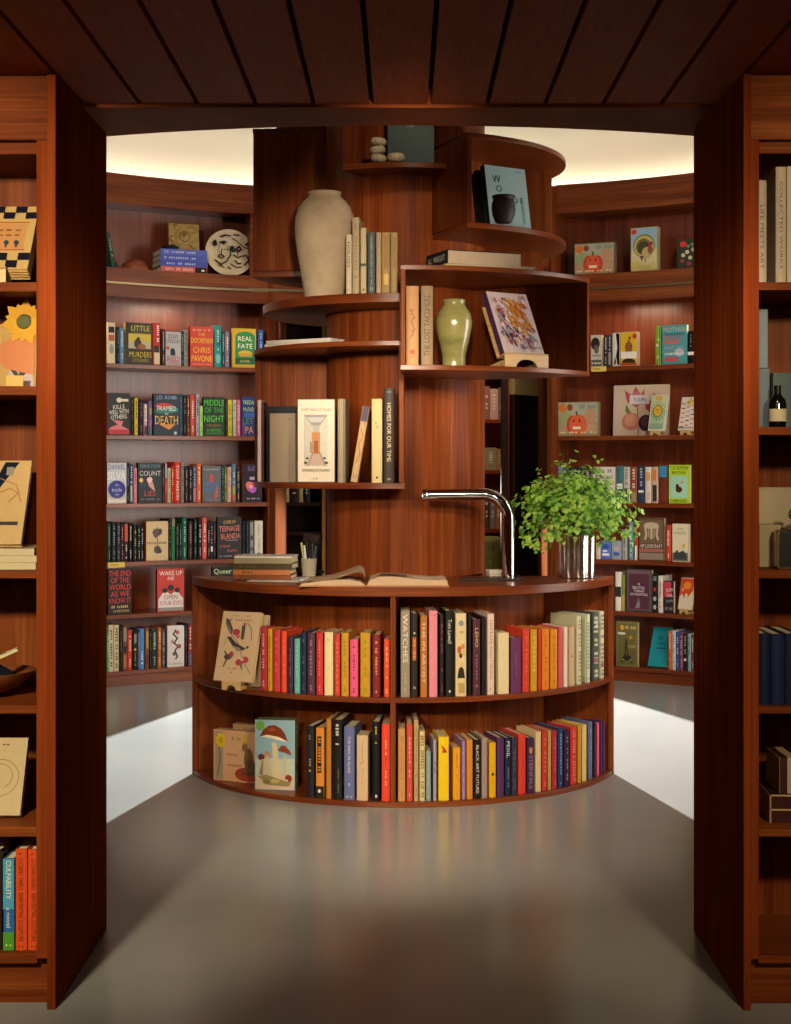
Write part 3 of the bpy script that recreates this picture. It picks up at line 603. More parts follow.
rear_row('right', 'G', [
 ('F', 616.5, 637.5, 622, '#7d7440', '#4f4a2c', 'olive and gold novel with a tower cover', [('r', .06, .04, .94, .96, '#6a6338'), ('e', .27, .87, .1, .06, '#d49a28'), ('h', .42, .84, .92, .92, 6, '#c8b070', 3), ('e', .25, .74, .2, .03, '#d8d4c0'), T('+', .68, .66, .2, .1, '#d0a030'), ('l', [(.25, .08), (.42, .3), (.46, .6)], .05, '#35322a'), ('l', [(.75, .08), (.54, .3), (.48, .6)], .05, '#35322a'), ('l', [(.3, .16), (.7, .16)], .04, '#b8b4a0'), ('e', .5, .2, .2, .06, '#2e2c26'), ('h', .55, .42, .92, .5, 5, '#a89860', 4)]),
 (668, 671.8, 631, '#c96a34', '#f0d8c0', 'orange spine'),
 (672, 675.4, 631, '#d8d6ce', '#777', 'white spine'),
 (675.8, 679.2, 632, '#34509a', '#c0c8e0', 'royal blue spine'),
 (679.6, 682.8, 633, '#8a4a58', '#e0c0c8', 'dusky rose spine'),
 (683.2, 687, 634, '#22211f', '#eee', 'black spine with a white spot', [('e', .5, .3, .4, .04, '#e6e4de'), ('b', .3, .45, .7, .95, 7, '#aaa', 3)]),
 (687.4, 690.6, 634, '#8fb4b8', '#345', 'pale aqua spine'),
 (691, 694, 635, '#7a3f30', '#ddc', 'reddish brown spine'),
])
# ------------------------------------------------------------------ other things on the rear shelves
def rgeo(px, r=RF + .02):
    X, Y = rear_hit(px, r); th = math.asin(-X / math.hypot(X, TY - Y)); return X, Y, th
ZA = RZ['A']
X, Y, th = rgeo(113.5)
spine_book((X, Y + .03, ZA), th, .022, .215, .15, '#1e4738', [('b', .3, .3, .7, .8, 6, '#9aa89a', 2)], 'dark green book leaning sideways at the left end of the top left shelf', 'books on the left rear bookcase', roll=-.2)
X, Y, th = rgeo(134, RF + .07)
b = MB(); prof = [(.082, 0), (.08, .018), (.068, .042), (.045, .06), (.018, .069), (.004, .071)]
b.lathe(prof, ramp_mat('brown_turned_wood', (20, 20, 60), [lin('#5a2a16'), lin('#9a5230')], .4), 32)
o = b.build('wooden_bowl', loc=(X, Y + .02, ZA + .0005)); o.scale = (1, .8, 1)
tag(o, 'small upturned brown wooden bowl left of the blue book stack', 'bowl')
X, Y, th = rgeo(184, RF + .012); zz = ZA
for i, (cc, w, look) in enumerate([('#c8615a', .285, 'salmon pink book with a black end, lowest of the stack beside the plate'), ('#4a53a4', .295, 'blue book lying directly on the salmon one in the top left stack'), ('#4f5cb0', .29, 'blue book lying second from the top of the stack beside the plate'), ('#5a66b8', .288, 'blue book lying topmost, under the square relief tile')]):
    art = [('h', .08, .3, .75, .7, 14, '#aab0dc', i)] if i else [('r', .74, .02, .99, .98, '#1a1618'), ('h', .05, .3, .7, .75, 14, '#eab0a8', 1), ('r', .88, .3, .94, .6, '#ddd')]
    flat_book((X, Y, zz), th * .85, w, .2, .034, cc, art, look, 'stacked books on the top left shelf'); zz += .0346
M = Matrix.Rotation(th * .85, 4, 'Z')
q = M @ Vector((.035, .12, 0))
tile = ramp_mat('gilded_clay', (14, 14, 14), [lin('#6a5226'), lin('#b08f4a'), lin('#8a6c32')], .5, bump=.6)
t = MB(); t.box(-.095, .095, 0, .028, 0, .165, tile)
rg = random.Random(4)
for i in range(16):
    a = 2*PI*i/16; t.add([(.052*math.cos(a), -.006, .085 + .052*math.sin(a)), (.052*math.cos(a+.4), -.006, .085 + .052*math.sin(a+.4)), (.036*math.cos(a+.4), -.008, .085 + .036*math.sin(a+.4)), (.036*math.cos(a), -.008, .085 + .036*math.sin(a))], [(0, 1, 2, 3)], tile)
t.lathe([(.034, 0), (.03, .008), (.016, .015), (.003, .017)], tile, 20, Matrix.Translation((0, -.001, .085)) @ Matrix.Rotation(PI/2, 4, 'X'))
for i in range(14):
    cx, cz = rg.uniform(-.085, .085), rg.uniform(.012, .155)
    if math.hypot(cx, cz - .085) < .06: continue
    t.lathe([(.02, 0), (.014, .007), (.003, .01)], tile, 12, Matrix.Translation((cx, -.001, cz)) @ Matrix.Rotation(PI/2, 4, 'X'))
o = t.build('relief_tile', loc=(X + q.x, Y + q.y, zz + .012), rot=(-.08, 0, th * .85), bevel=.002)
tag(o, 'square gilded relief tile standing on top of the blue book stack', 'tile')
q = M @ Vector((-.07, .055, 0))
o = MB().lathe([(.03, 0), (.048, .008), (.05, .016), (.035, .027), (.01, .031)], mat('#231d1d', .5), 24).build('dark_stone', loc=(X + q.x, Y + q.y, zz + .0006)); o.scale = (1.05, .7, 1)
tag(o, 'flat dark stone lying on the blue book stack by the relief tile', 'stone')
# plate with a drawn face
X, Y, th = rgeo(230.8, RF + .05)
R = .15; cream = mat('#d9c6a2', .35); ink = '#221c18'
t = thing('decorative_plate', 'round cream plate painted with black line faces, on the top left shelf', 'plate', (X, Y, ZA + .005), (-.2, 0, th * .7))
Mr = Matrix.Translation((0, .012, R)) @ Matrix.Rotation(PI/2, 4, 'X')
p = MB(); p.lathe([(.05, -.018), (.09, -.016), (R, -.006), (R, -.002), (R - .012, -.003), (.09, -.009), (.02, -.010)][::-1], cream, 56, Mr)
def blob(pts, w): return ('l', pts, w * 1.6, ink)
face = [blob([(.3, .83), (.42, .88), (.52, .86)], .02), blob([(.13, .68), (.18, .74), (.2, .66), (.14, .63)], .03), blob([(.28, .7), (.38, .73), (.42, .7)], .025), ('e', .36, .68, .035, .025, ink), ('e', .17, .66, .03, .03, ink),
        blob([(.27, .66), (.23, .5), (.28, .47)], .008), blob([(.24, .4), (.3, .43), (.36, .39), (.3, .34), (.24, .39)], .02), blob([(.16, .3), (.3, .2), (.42, .28), (.5, .42), (.52, .62)], .02),
        blob([(.54, .62), (.55, .5), (.62, .52), (.56, .62)], .024), blob([(.64, .56), (.7, .62), (.74, .56), (.68, .5)], .028), blob([(.56, .8), (.66, .74), (.78, .62), (.88, .58)], .016), blob([(.6, .88), (.7, .88)], .022),
        blob([(.58, .42), (.66, .36), (.74, .4), (.86, .42), (.9, .3), (.8, .2)], .02), blob([(.6, .3), (.66, .22), (.72, .24)], .022), blob([(.5, .22), (.62, .14), (.74, .15)], .016), blob([(.84, .66), (.9, .7)], .03), blob([(.25, .18), (.34, .14)], .018), blob([(.44, .14), (.5, .1)], .02)]
p.decal(face, 2*R*.94, 2*R*.94, Matrix.Translation((0, -.0005, R*.06)))
p.build('dish', t)
st = MB(); st.tube([(-.05, .002, 0), (-.05, .1, 0)], .003, DARK); st.tube([(.05, .002, 0), (.05, .1, 0)], .003, DARK); st.tube([(-.05, .06, .0), (-.05, .045, .16), (.05, .045, .16), (.05, .06, 0)], .003, DARK)
o = st.build('wire_stand', t); o.rotation_euler = (.2, 0, 0); o.location = (0, 0, .003)

pump = [('r', .02, .03, .98, .97, '#a3a08a'), ('r', .02, .03, .98, .42, '#a98a6a'), ('e', .12, .82, .1, .13, '#c8702f'), ('e', .3, .84, .07, .1, '#7a4a34'), ('e', .82, .6, .14, .2, '#b58a6a'), ('e', .2, .5, .16, .2, '#8f9a6a'), ('e', .75, .25, .2, .12, '#b58f70'),
        ('e', .36, .33, .14, .27, '#b4432a'), ('e', .58, .33, .14, .27, '#b4432a'), ('e', .47, .33, .16, .3, '#c9573a'), ('r', .45, .6, .49, .72, '#4f5a34'), ('p', [(.37, .42), (.42, .42), (.4, .52)], '#3a1512'), ('p', [(.52, .42), (.57, .42), (.54, .52)], '#3a1512'), ('r', .38, .2, .57, .28, '#e6d6b0'), ('h', .55, .8, .95, .92, 6, '#7d8a80', 3), ('h', .05, .08, .95, .14, 12, '#d9c9a0', 5)]
turkey = [('r', .02, .02, .98, .98, '#8fb0c8'), ('r', .02, .02, .98, .5, '#c9bc8e'), ('e', .5, .58, .42, .27, '#7d8146'), ('e', .5, .57, .37, .235, '#c0b070'), ('e', .48, .56, .29, .19, '#6e6a3c'), ('e', .48, .54, .22, .15, '#4a4230'), ('e', .62, .42, .2, .13, '#b9a070'), ('e', .74, .48, .1, .1, '#8a5a40'), ('e', .76, .62, .08, .05, '#9a3038'), ('e', .72, .55, .05, .06, '#a83c3c'), ('p', [(.35, .35), (.5, .35), (.42, .22)], '#5a4a34'), ('l', [(.55, .3), (.56, .2)], .03, '#6a4a38'), ('e', .13, .91, .1, .06, '#c2402f'), ('p', [(.02, .02), (.98, .02), (.98, .2), (.6, .16), (.2, .24), (.02, .18)], '#bfb06c'), T('PUZZLE', .5, .09, .7, .06, '#8a7a3a')]
def rbox(row, x0, x1, yt, side, art, label, t=.055, r=RF + .02, rart=(), nm='puzzle_box', cat='puzzle box'):
    X, Y, th, w, h = rear_geo(x0, x1, yt, row, r)
    return game_box((X, Y, RZ[row]), th, w, h, t, side, art, label, 'boxes on the right rear bookcase', right_art=rart, name=nm, cat=cat)
rbox('A', 574.5, 614, 243, '#7d745c', pump, 'puzzle box with an orange pumpkin, on the right rear top shelf')
rbox('A', 631, 657, 227.5, '#b8ad80', turkey, 'puzzle box with a fanned turkey on the right rear top shelf', rart=[('h', .1, .1, .9, .9, 3, '#8a8a5a', 2)])
rbox('A', 677.5, 697, 239, '#3a3a30', [('r', .02, .02, .98, .98, '#33382e'), ('e', .3, .83, .18, .1, '#c43a34'), ('e', .5, .55, .1, .07, '#d8c8a0'), ('e', .3, .45, .1, .07, '#c8b890'), ('e', .65, .35, .1, .07, '#d0c09a'), ('e', .25, .25, .09, .06, '#a83a40'), ('e', .8, .62, .1, .07, '#b8a880'), ('e', .6, .14, .12, .08, '#9a3050'), ('e', .75, .8, .08, .06, '#6a8a5a'), ('e', .55, .75, .08, .05, '#7a8a6a')], 'dark puzzle box with pale flowers and a red dot, beside the turkey box')
rbox('B', 620.5, 637, 332, '#cdb0a0', [('r', .01, .01, .99, .99, '#d2aa2a'), ('e', .5, .55, .22, .16, '#7a4a2c'), ('p', [(.3, .42), (.7, .42), (.6, .7), (.5, .78), (.4, .7)], '#8a5834'), ('e', .56, .82, .06, .05, '#4a3a20'), ('e', .85, .87, .13, .08, '#b8402f'), ('r', .02, .22, .98, .42, '#e2d8cc'), ('e', .5, .12, .4, .1, '#35271c'), ('r', .02, .02, .98, .09, '#b04a2c')], 'yellow puzzle box with a brown animal, on the right rear second shelf')
rbox('C', 558, 598, 402, '#8d8265', [o if o[0] != 'e' or o[5] not in ('#c9573a',) else ('e', .5, .33, .22, .3, '#d0603a') for o in pump], 'pumpkin puzzle box on the shelf directly above the green plant')
X, Y, th, w, h = rear_geo(613, 667, 385, 'C', RF + .17)
face_book((X, Y, RZ['C']), th, w, h, .03, '#d6bfa6', [('p', [(.25, .66), (.2, .9), (.34, .8), (.4, .98), (.5, .8), (.56, .92), (.58, .66), (.42, .56)], '#b85a62'), ('e', .42, .74, .1, .14, '#c8717a'), ('l', [(.44, .58), (.47, .02)], .016, '#5c6b3c'), ('p', [(.6, .52), (.56, .76), (.68, .68), (.74, .84), (.84, .7), (.84, .52), (.7, .44)], '#b23a34'), ('l', [(.7, .45), (.62, .02)], .016, '#5c6b3c'), ('p', [(.22, .5), (.24, .62), (.36, .4), (.4, .2)], '#6f7f4a'), ('e', .33, .28, .17, .17, '#c9836a'), ('e', .33, .3, .11, .12, '#d99a7c'), ('e', .6, .25, .13, .16, '#3e2630'), ('e', .6, .28, .08, .1, '#5a3444'), ('r', .3, .62, .66, .8, '#ded6d8'), T('TULIPS', .48, .71, .28, .06, '#7a4a5a')],
          'large cream art book with red and pink tulips, on the right rear third shelf', 'books on the right rear bookcase', lean=.06)
suns = [('r', .06, .05, .94, .97, '#a9c0a0'), ('r', .12, .62, .88, .95, '#c8d0a0')] + [('l', [(.5 + .25*math.cos(a*PI/8), .55 + .15*math.sin(a*PI/8)), (.5 + .5*math.cos(a*PI/8), .55 + .3*math.sin(a*PI/8))], .03, '#4f7a62') for a in range(16)] + [('e', .5, .55, .3, .17, '#8a8a3a'), ('e', .5, .55, .23, .14, '#d8aa34'), ('e', .43, .58, .03, .02, '#3a2a14'), ('e', .57, .58, .03, .02, '#3a2a14'), ('l', [(.44, .5), (.56, .5)], .025, '#7a4a20'), ('r', .3, .86, .7, .96, '#d8b03a'), ('r', .1, .07, .9, .2, '#8aa48a')]
pat = [('r', .03, .03, .97, .97, '#dccfc0')] + [('r', .08 + .3*((i*7) % 3), .1 + .045*i, .3 + .3*((i*7) % 3), .13 + .045*i, ['#2c2a28', '#b8505c', '#c88a8a', '#8a6a9a'][i % 4]) for i in range(18)] + [('p', [(.45, .86), (.6, .97), (.75, .86), (.6, .72)], '#d8b42f'), ('l', [(.05, .08), (.95, .08)], .03, '#222')]
def stand_rear(row, x0, x1, yt, label_b, label_s, art, col, spine, lean=.3):
    X, Y, th, w, h = rear_geo(x0, x1, yt, row, RF + .03); h = (h - .03) / math.cos(lean)
    s, hh = book_stand((X, Y, RZ[row]), th, w * .62, h, lean, label_s)
    M = Matrix.Translation((X, Y, RZ[row])) @ Matrix.Rotation(th, 4, 'Z'); p = M @ Vector((0, .012, hh + .0018))
    tt = .022
    bb = face_book((p.x, p.y, p.z), th, w, h, tt, col, art, label_b, 'books on the right rear bookcase', lean=lean, spine=spine)
    q = M @ Vector((0, .012, hh + .0018)); bb.location = (q.x, q.y, q.z)
stand_rear('C', 647, 663, 394, 'pale green book with a golden sun face, propped on a small stand', 'small plywood stand under the sun face book', suns, '#d8d4b8', '#9ab09a')
stand_rear('C', 677, 693, 396, 'cream book with rows of coloured marks and a yellow diamond', 'plywood stand under the book with rows of coloured marks', pat, '#d8ccb8', '#c8bca8')
stand_rear('F', 677, 690, 578, 'cream and orange book with a flaming cover, propped on a stand', 'plywood stand under the orange flaming book', [('p', [(.02, .4), (.2, .5), (.3, .4), (.5, .52), (.7, .42), (.98, .6), (.98, .98), (.02, .98)], '#cf4a22'), ('e', .5, .75, .3, .12, '#d98a30'), ('p', [(.3, .45), (.36, .3), (.42, .46)], '#c8503a'), ('p', [(.6, .46), (.66, .32), (.72, .48)], '#c8503a'), ('e', .2, .62, .1, .06, '#e0a050')], '#d9cdb0', '#d0c4a8')
X, Y, th, w, h = rear_geo(648, 666, 631, 'G', RF + .03)
face_book((X, Y, RZ['G']), th, w * 1.05, h * 1.1, .03, '#1c8d9a', [('e', .45, .72, .12, .05, '#14707c'), ('h', .3, .55, .75, .62, 6, '#14707c', 4), ('r', .3, .44, .8, .48, '#13616e')], 'bright teal hardback leaning back on the right rear bottom shelf', 'books on the right rear bookcase', lean=.42)
for (x0, x1, row, lab, tx) in ((108, 125, 'E', 'small yellow shelf tag under the left rear fifth shelf books', 'Horror'), (591.5, 606, 'B', 'small yellow shelf tag under the right rear second shelf books', 'Fiction')):
    X, Y = rear_hit((x0 + x1) / 2, RF - .004); th = math.asin(-X / RF); w = (x1 - x0) * Y / F / .93
    o = MB().box(-w/2, w/2, -.0012, 0, -.030, .001, mat('#d8b858', .5)).decal([T(tx, .35, .55, .5, .4, '#4a3c1c')], w, .031, y=-.0016, z0=-.030).build('shelf_tag', loc=(X, Y, RZ[row]), rot=(0, 0, th), smooth=0)
    tag(o, lab, 'label', 'yellow shelf tags')

# ------------------------------------------------------------------ the spiral bookcase in the middle
tw = thing('spiral_bookcase', 'tall round bookcase tower of curved cherry wood boxes winding around a column', 'bookcase', (0, TY, 0))
def tb(nm, mb, bevel=.0018, smooth=35):
    o = mb.build(nm, tw, smooth=smooth, bevel=bevel); o.location = (0, -TY, 0); return o
o = tb('column', MB().arc(.0, .345, 0, 360, .8345, 3.5, WV, n=72, cx=.012), 0)
tb('base_block', MB().arc(.0, .345, 75, 285, 0, .834, WV, n=48, cx=.012), 0)
# lower left box
tb('shelf', MB().arc(.34, .65, -93, .6, 1.205, 1.229, WH))
tb('shelf', MB().arc(.34, .65, -93, .6, 1.772, 1.792, WH))
tb('end_panel', MB().radial(-91, .30, .648, 1.229, 1.772, .02, WV))
tb('end_panel', MB().radial(-.6, .34, .648, 1.229, 1.772, .02, WV))
tb('end_panel', MB().radial(-.6, .34, .648, 1.792, 1.948, .02, WV))
# ledge with the big vase
tb('shelf', MB().arc(.34, .61, -165, .6, 1.948, 1.985, WH))
# upper left closed box
tb('shelf', MB().arc(.34, .66, -182, -92, 2.125, 2.15, WH)); tb('shelf', MB().arc(.34, .66, -182, -92, 2.755, 2.775, WH))
tb('end_panel', MB().radial(-92, .30, .655, 2.15, 2.755, .02, WV)); tb('outer_panel', MB().arc(.645, .66, -182, -93.5, 2.15, 2.755, WV))
tb('end_panel', MB().radial(-182, .34, .655, 2.15, 2.755, .02, WV))
tb('end_panel', MB().radial(-96, .30, .56, 2.775, 3.2, .02, WV)); tb('outer_panel', MB().arc(.548, .56, -185, -97, 2.775, 3.2, WV)); tb('shelf', MB().arc(.34, .675, -178, -100, 2.70, 2.72, WH))
# top centre box
tb('shelf', MB().arc(.34, .50, -29.5, 25, 2.504, 2.526, WH)); tb('end_panel', MB().radial(-28.6, .34, .498, 2.526, 2.95, .02, WV))
tb('shelf', MB().arc(.34, .50, -29.5, 25, 2.95, 2.972, WH))
# upper right box
tb('shelf', MB().arc(.34, .708, 21, 118, 2.236, 2.258, WH)); tb('shelf', MB().arc(.34, .708, 21, 150, 2.592, 2.612, WH))
tb('end_panel', MB().radial(21.8, .34, .706, 2.258, 2.592, .02, WV)); tb('end_panel', MB().radial(21.8, .34, .62, 2.612, 2.95, .02, WV))
tb('back_panel', MB().radial(92, .34, .652, 2.258, 2.592, .018, WV))
tb('end_panel', MB().radial(92, .34, .612, 2.06, 2.236, .018, WV))
# right box
tb('shelf', MB().arc(.34, .89, -.7, 58.7, 1.661, 1.68, WH)); tb('shelf', MB().arc(.34, .89, -.7, 58.7, 2.041, 2.06, WH))
tb('end_panel', MB().radial(0, .34, .888, 1.68, 2.041, .019, WV)); tb('end_panel', MB().radial(58, .34, .888, 1.68, 2.041, .019, WV))
tb('shelf', MB().arc(.34, .62, 59, 120, 2.041, 2.06, WH))

def near(px, r): return rear_hit(px, r, far=False, cy=TY)
def tower_geo(x0, x1, yt, zb, r, k=.25):
    X, Y = near((x0 + x1) / 2, r); phi = math.asin(max(-1, min(1, X / r))); th = phi * k
    l = math.hypot(X, Y); rel = (-math.sin(th)*X + math.cos(th)*Y) / l
    return X, Y, th, (x1 - x0) * Y / F / rel, PZ(yt, Y) - zb
def tspine(x0, x1, yt, zb, r, col, art, label, group, d=.2, k=.25, **kw):
    X, Y, th, w, h = tower_geo(x0, x1, yt, zb, r, k)
    return spine_book((X, Y, zb), th, w * .96, h, d, col, art, label, group, **kw)
G1 = 'books in the lower left tower box'; Z1 = 1.229
for (x0, x1, yt, col, lab) in ((257.4, 261.2, 400, '#d4c8c4', 'thin white spine at the left end of the lower left tower box'), (261.5, 264, 402, '#5a2a24', 'thin brown spine beside the white one in the lower left tower box')):
    spine_book((PX((x0 + x1)/2, 6.52), 6.52, Z1), 0, (x1 - x0) * 6.52 / F * .96, PZ(yt, 6.52) - Z1, .185, col, [], lab, G1)
X, Y, th, w, h = tower_geo(265, 296, 406, Z1, .60, .12)
face_book((X, Y + .045, Z1), -.12, w * .95, h, .025, '#16202c', [], 'navy art book standing behind the plain beige book in the lower left tower box', G1, spine='#1d2c3c')
X, Y, th, w, h = tower_geo(270, 295.5, 413.5, Z1, .60, .12)
face_book((X, Y, Z1), -.12, w, h, .03, '#9c8a74', [('h', .7, .9, .9, .94, 4, '#857460', 3)], 'plain beige clothbound book left of the corridor photograph book', G1, spine='#b5a48c')
X, Y, th, w, h = tower_geo(297.5, 335, 399, Z1, .622, .1)
hall = [('r', 0, 0, 1, 1, '#2a2420'), ('r', .012, .008, .985, .992, '#d6c9b8'), T('SHORT WALKS OF ITALIAN', .5, .87, .78, .035, '#4a4440'), ('r', .18, .2, .8, .81, '#a8a29c'), ('p', [(.2, .2), (.42, .4), (.42, .7), (.2, .8)], '#b9b2aa'), ('p', [(.8, .2), (.58, .4), (.58, .7), (.8, .8)], '#c2bab0'), ('p', [(.18, .81), (.8, .81), (.6, .68), (.38, .68)], '#8f8e94'), ('p', [(.24, .78), (.74, .78), (.62, .72), (.36, .72)], '#b8b4b4'), ('p', [(.22, .2), (.76, .2), (.59, .36), (.4, .36)], '#b39a90'),
        ('r', .385, .34, .6, .6, '#b8753a'), ('r', .44, .35, .55, .5, '#8a4a20'), ('l', [(.36, .36), (.36, .48)], .022, '#2a2220'), ('e', .26, .29, .04, .012, '#2a2422'), ('e', .22, .235, .05, .014, '#2a2422'), ('e', .72, .29, .04, .012, '#2a2422'), ('e', .77, .235, .05, .014, '#2a2422'), ('l', [(.28, .2), (.42, .36)], .012, '#5a4a44'), ('l', [(.74, .2), (.58, .36)], .012, '#5a4a44'), T('ENTRANCE OF ITALIANO', .5, .145, .72, .035, '#4a4440'), ('h', .42, .04, .55, .055, 4, '#6a6058', 2)]
face_book((X, Y, Z1), -.05, w, h, .028, '#2a2420', hall, 'white art book with a photograph of an orange doorway down a corridor', G1, page='#b8a890')
tspine(337.6, 345.4, 399, Z1, .60, '#9a8a72', [('r', .72, 0, 1, 1, '#6f6250')], 'grey beige spine right of the corridor photograph book', G1, .2, .1)
o = tspine(350.2, 357.4, 406, Z1, .60, '#c09a70', [('r', 0, .8, 1, 1, '#3b2f4a'), ('p', [(.1, .72), (.5, .8), (.9, .7), (.6, .84)], '#6a4a5a'), ('l', [(.3, .7), (.7, .6), (.3, .5), (.7, .38), (.3, .25)], .2, '#b0703a'), ('h', .2, .05, .8, .12, 3, '#8a7a8a', 2)], 'patterned orange and purple spine leaning to the right in the tower', G1, .18, .0, roll=.165)
tspine(371.6, 382.3, 399, Z1, .62, '#cdb684', [('s', 'ART', .66, .05, .3, '#6a5a3a'), ('h', .3, .7, .7, .72, 2, '#8a7848', 2), ('e', .5, .06, .12, .014, '#3a2a1a')], 'cream spine between the leaning book and the dark brown spine', G1, .22, .1)
tspine(383.4, 394.6, 388, Z1, .62, '#33231c', [('s', 'HOMES FOR OUR TIME', .53, .62, .42, '#c9b89a'), ('h', .15, .95, .85, .965, 6, '#8a7a68', 1), ('h', .2, .03, .8, .05, 6, '#a89880', 1)], 'tall dark brown spine with large cream capitals, right end of tower box', G1, .22, .1)
# magazines on its top
flat_book((-.438, 6.385, 1.792), -.5, .325, .11, .015, '#c9c0ba', [], 'white magazine lying lower of two on the left tower box', 'flat magazines on the tower', page='#cfc8c0')
flat_book((-.434, 6.388, 1.808), -.52, .322, .105, .013, '#cfc8c4', [], 'white magazine lying upper of two on the left tower box', 'flat magazines on the tower', page='#cfc8c0')
# ledge: vase and books
stone = ramp_mat('weathered_clay', (7, 7, 7), [lin('#a08b70'), lin('#b3a085'), lin('#a59077')], .85, bump=.4)
prof = [(.074, 0), (.078, .004), (.087, .06), (.098, .13), (.109, .20), (.1165, .26), (.1185, .30), (.1165, .345), (.105, .385), (.086, .412), (.068, .428), (.064, .436), (.066, .446), (.067, .450), (.06, .450), (.054, .436), (.05, .42)]
o = MB().lathe(prof, stone, 56).build('tall_vase', loc=(-.325, 6.383, 1.9855)); o.scale = (1.04, 1.04, .985); tag(o, 'large rough beige clay vase standing on the left tower ledge', 'vase')
G2 = 'books beside the large clay vase'; Z2 = 1.985
for (x0, x1, yt, col, art, lab, d) in [
 (346, 351.6, 234.5, '#c9bca2', [('s', 'HOUSES', .66, .42, .55, '#2a2622'), ('h', .3, .06, .7, .09, 3, '#6a6050', 2)], 'white spine with bold black capitals next to the large clay vase', .13),
 (352.2, 359.3, 217.5, '#b09c7c', [('b', .35, .2, .65, .92, 14, '#8f7c5c', 2)], 'tallest beige spine beside the large clay vase', .19),
 (360.4, 366.3, 228, '#c4b28e', [('r', -.05, .42, 1.05, .46, '#4a4434'), ('e', .5, .06, .2, .02, '#6a5a3c')], 'cream spine with a thin dark belt beside the vase', .17),
 (367.6, 375.2, 232.5, '#4f5a5e', [('s', 'MODERN HISTORY', .68, .5, .35, '#a8b0b0'), ('h', .3, .05, .7, .12, 3, '#a8b0b0', 2), ('b', .4, .15, .6, .4, 6, '#98a0a0', 3)], 'blue grey spine among the beige books by the vase', .17),
 (376.2, 381.2, 232.5, '#b59a7e', [('b', .4, .2, .6, .9, 12, '#a08468', 2)], 'pinkish beige spine right of the blue grey one', .17),
 (381.6, 390, 232.5, '#a88a58', [('r', .25, .14, .85, .32, '#d8b468'), ('r', .3, .4, .8, .94, '#98783f')], 'tan spine with a yellow sticker by the vase', .17),
 (390.4, 397.6, 232.5, '#a48a5c', [('r', .3, .4, .75, .92, '#957a48')], 'plain tan spine at the right end of the vase ledge', .15)]:
    tspine(x0, x1, yt, Z2, .585, col, art, lab, G2, d, .25, page='#b8a888')
# top centre: green box book and knotted ceramics
Z3 = 2.526
face_book((PX(411, 6.325), 6.325, Z3), .02, .19, .29, .05, '#16332b', [('h', .42, .56, .56, .59, 5, '#8a9a8a', 2)], 'large dark green book standing in the top centre tower box', 'tower books alone', spine='#1a3830')
clay = ramp_mat('speckled_ceramic', (90, 90, 90), [lin('#3a3026'), lin('#b7a684'), lin('#c4b594'), lin('#a8966f')], .6, bump=.3)
def torus(mb, R, r, M, n=26, k=12):
    vs = []; fs = []
    for i in range(n):
        a = 2*PI*i/n
        for j in range(k):
            b = 2*PI*j/k; vs.append(((R + r*math.cos(b))*math.cos(a), (R + r*math.cos(b))*math.sin(a), r*math.sin(b)))
    for i in range(n):
        for j in range(k): fs.append((i*k+j, ((i+1) % n)*k+j, ((i+1) % n)*k+(j+1) % k, i*k+(j+1) % k))
    mb.add(vs, fs, clay, M)
kt = MB(); zc = .0195
for i in range(3):
    torus(kt, .017, .0165, Matrix.Translation((.002*(-1)**i, 0, zc)) @ Matrix.Rotation(.12*(-1)**i, 4, 'Y')); zc += .0338
o = kt.build('ceramic_knot', loc=(PX(378.2, 6.275), 6.262, Z3)); tag(o, 'stack of three speckled cream ceramic rings in the top centre tower box', 'ornament')
kt = MB(); torus(kt, .0185, .019, Matrix.Translation((0, 0, .0205)) @ Matrix.Rotation(.03, 4, 'X'))
o = kt.build('ceramic_knot', loc=(PX(396, 6.262), 6.252, Z3)); tag(o, 'single speckled cream ceramic ring beside the stacked rings', 'ornament')
# upper right: teal book and pot
Z4 = 2.258
th = rad(33)
X, Y = PX(511, 6.22), 6.22
wom = [T('W', .26, .78, .2, .13, '#20383c'), T('O', .3, .62, .2, .11, '#20383c'), T('M', .27, .45, .2, .11, '#20383c'), T('M A D E', .58, .45, .6, .1, '#20383c'), ('r', .72, .93, .9, .937, '#20383c'), ('s', 'ARCHITECTURE', .22, .3, .06, '#35555a', .84)]
face_book((X, Y, Z4), th, .205, .25, .03, '#a2bfbf', wom, 'pale teal book with dark vertical lettering in the upper right tower box', 'tower books alone', lean=.17, spine='#2a302a')
for i, cc in enumerate(('#23241f', '#2c2d26')):
    q = Matrix.Rotation(th, 4, 'Z') @ Vector((-.1, .043 + .024 * i, 0))
    face_book((X + q.x + .085 * math.cos(th), Y + q.y + .085 * math.sin(th), Z4), th, .19, .235 - .01 * i, .022, cc, [], ['dark clothbound book directly behind the pale teal one', 'dark clothbound book furthest back behind the pale teal one'][i], 'tower books alone', lean=.17)
pot = MB().lathe([(.026, 0), (.032, .003), (.044, .03), (.048, .055), (.046, .08), (.041, .094), (.043, .1), (.047, .106), (.045, .109), (.039, .104), (.036, .09)], ramp_mat('burnt_clay', (30, 30, 30), [lin('#1c1411'), lin('#33251f')], .6, bump=.3), 40)
o = pot.build('clay_pot', loc=(PX(503.5, 6.105), 6.105, Z4 + .0005)); tag(o, 'small dark brown clay pot in front of the pale teal book', 'pot')
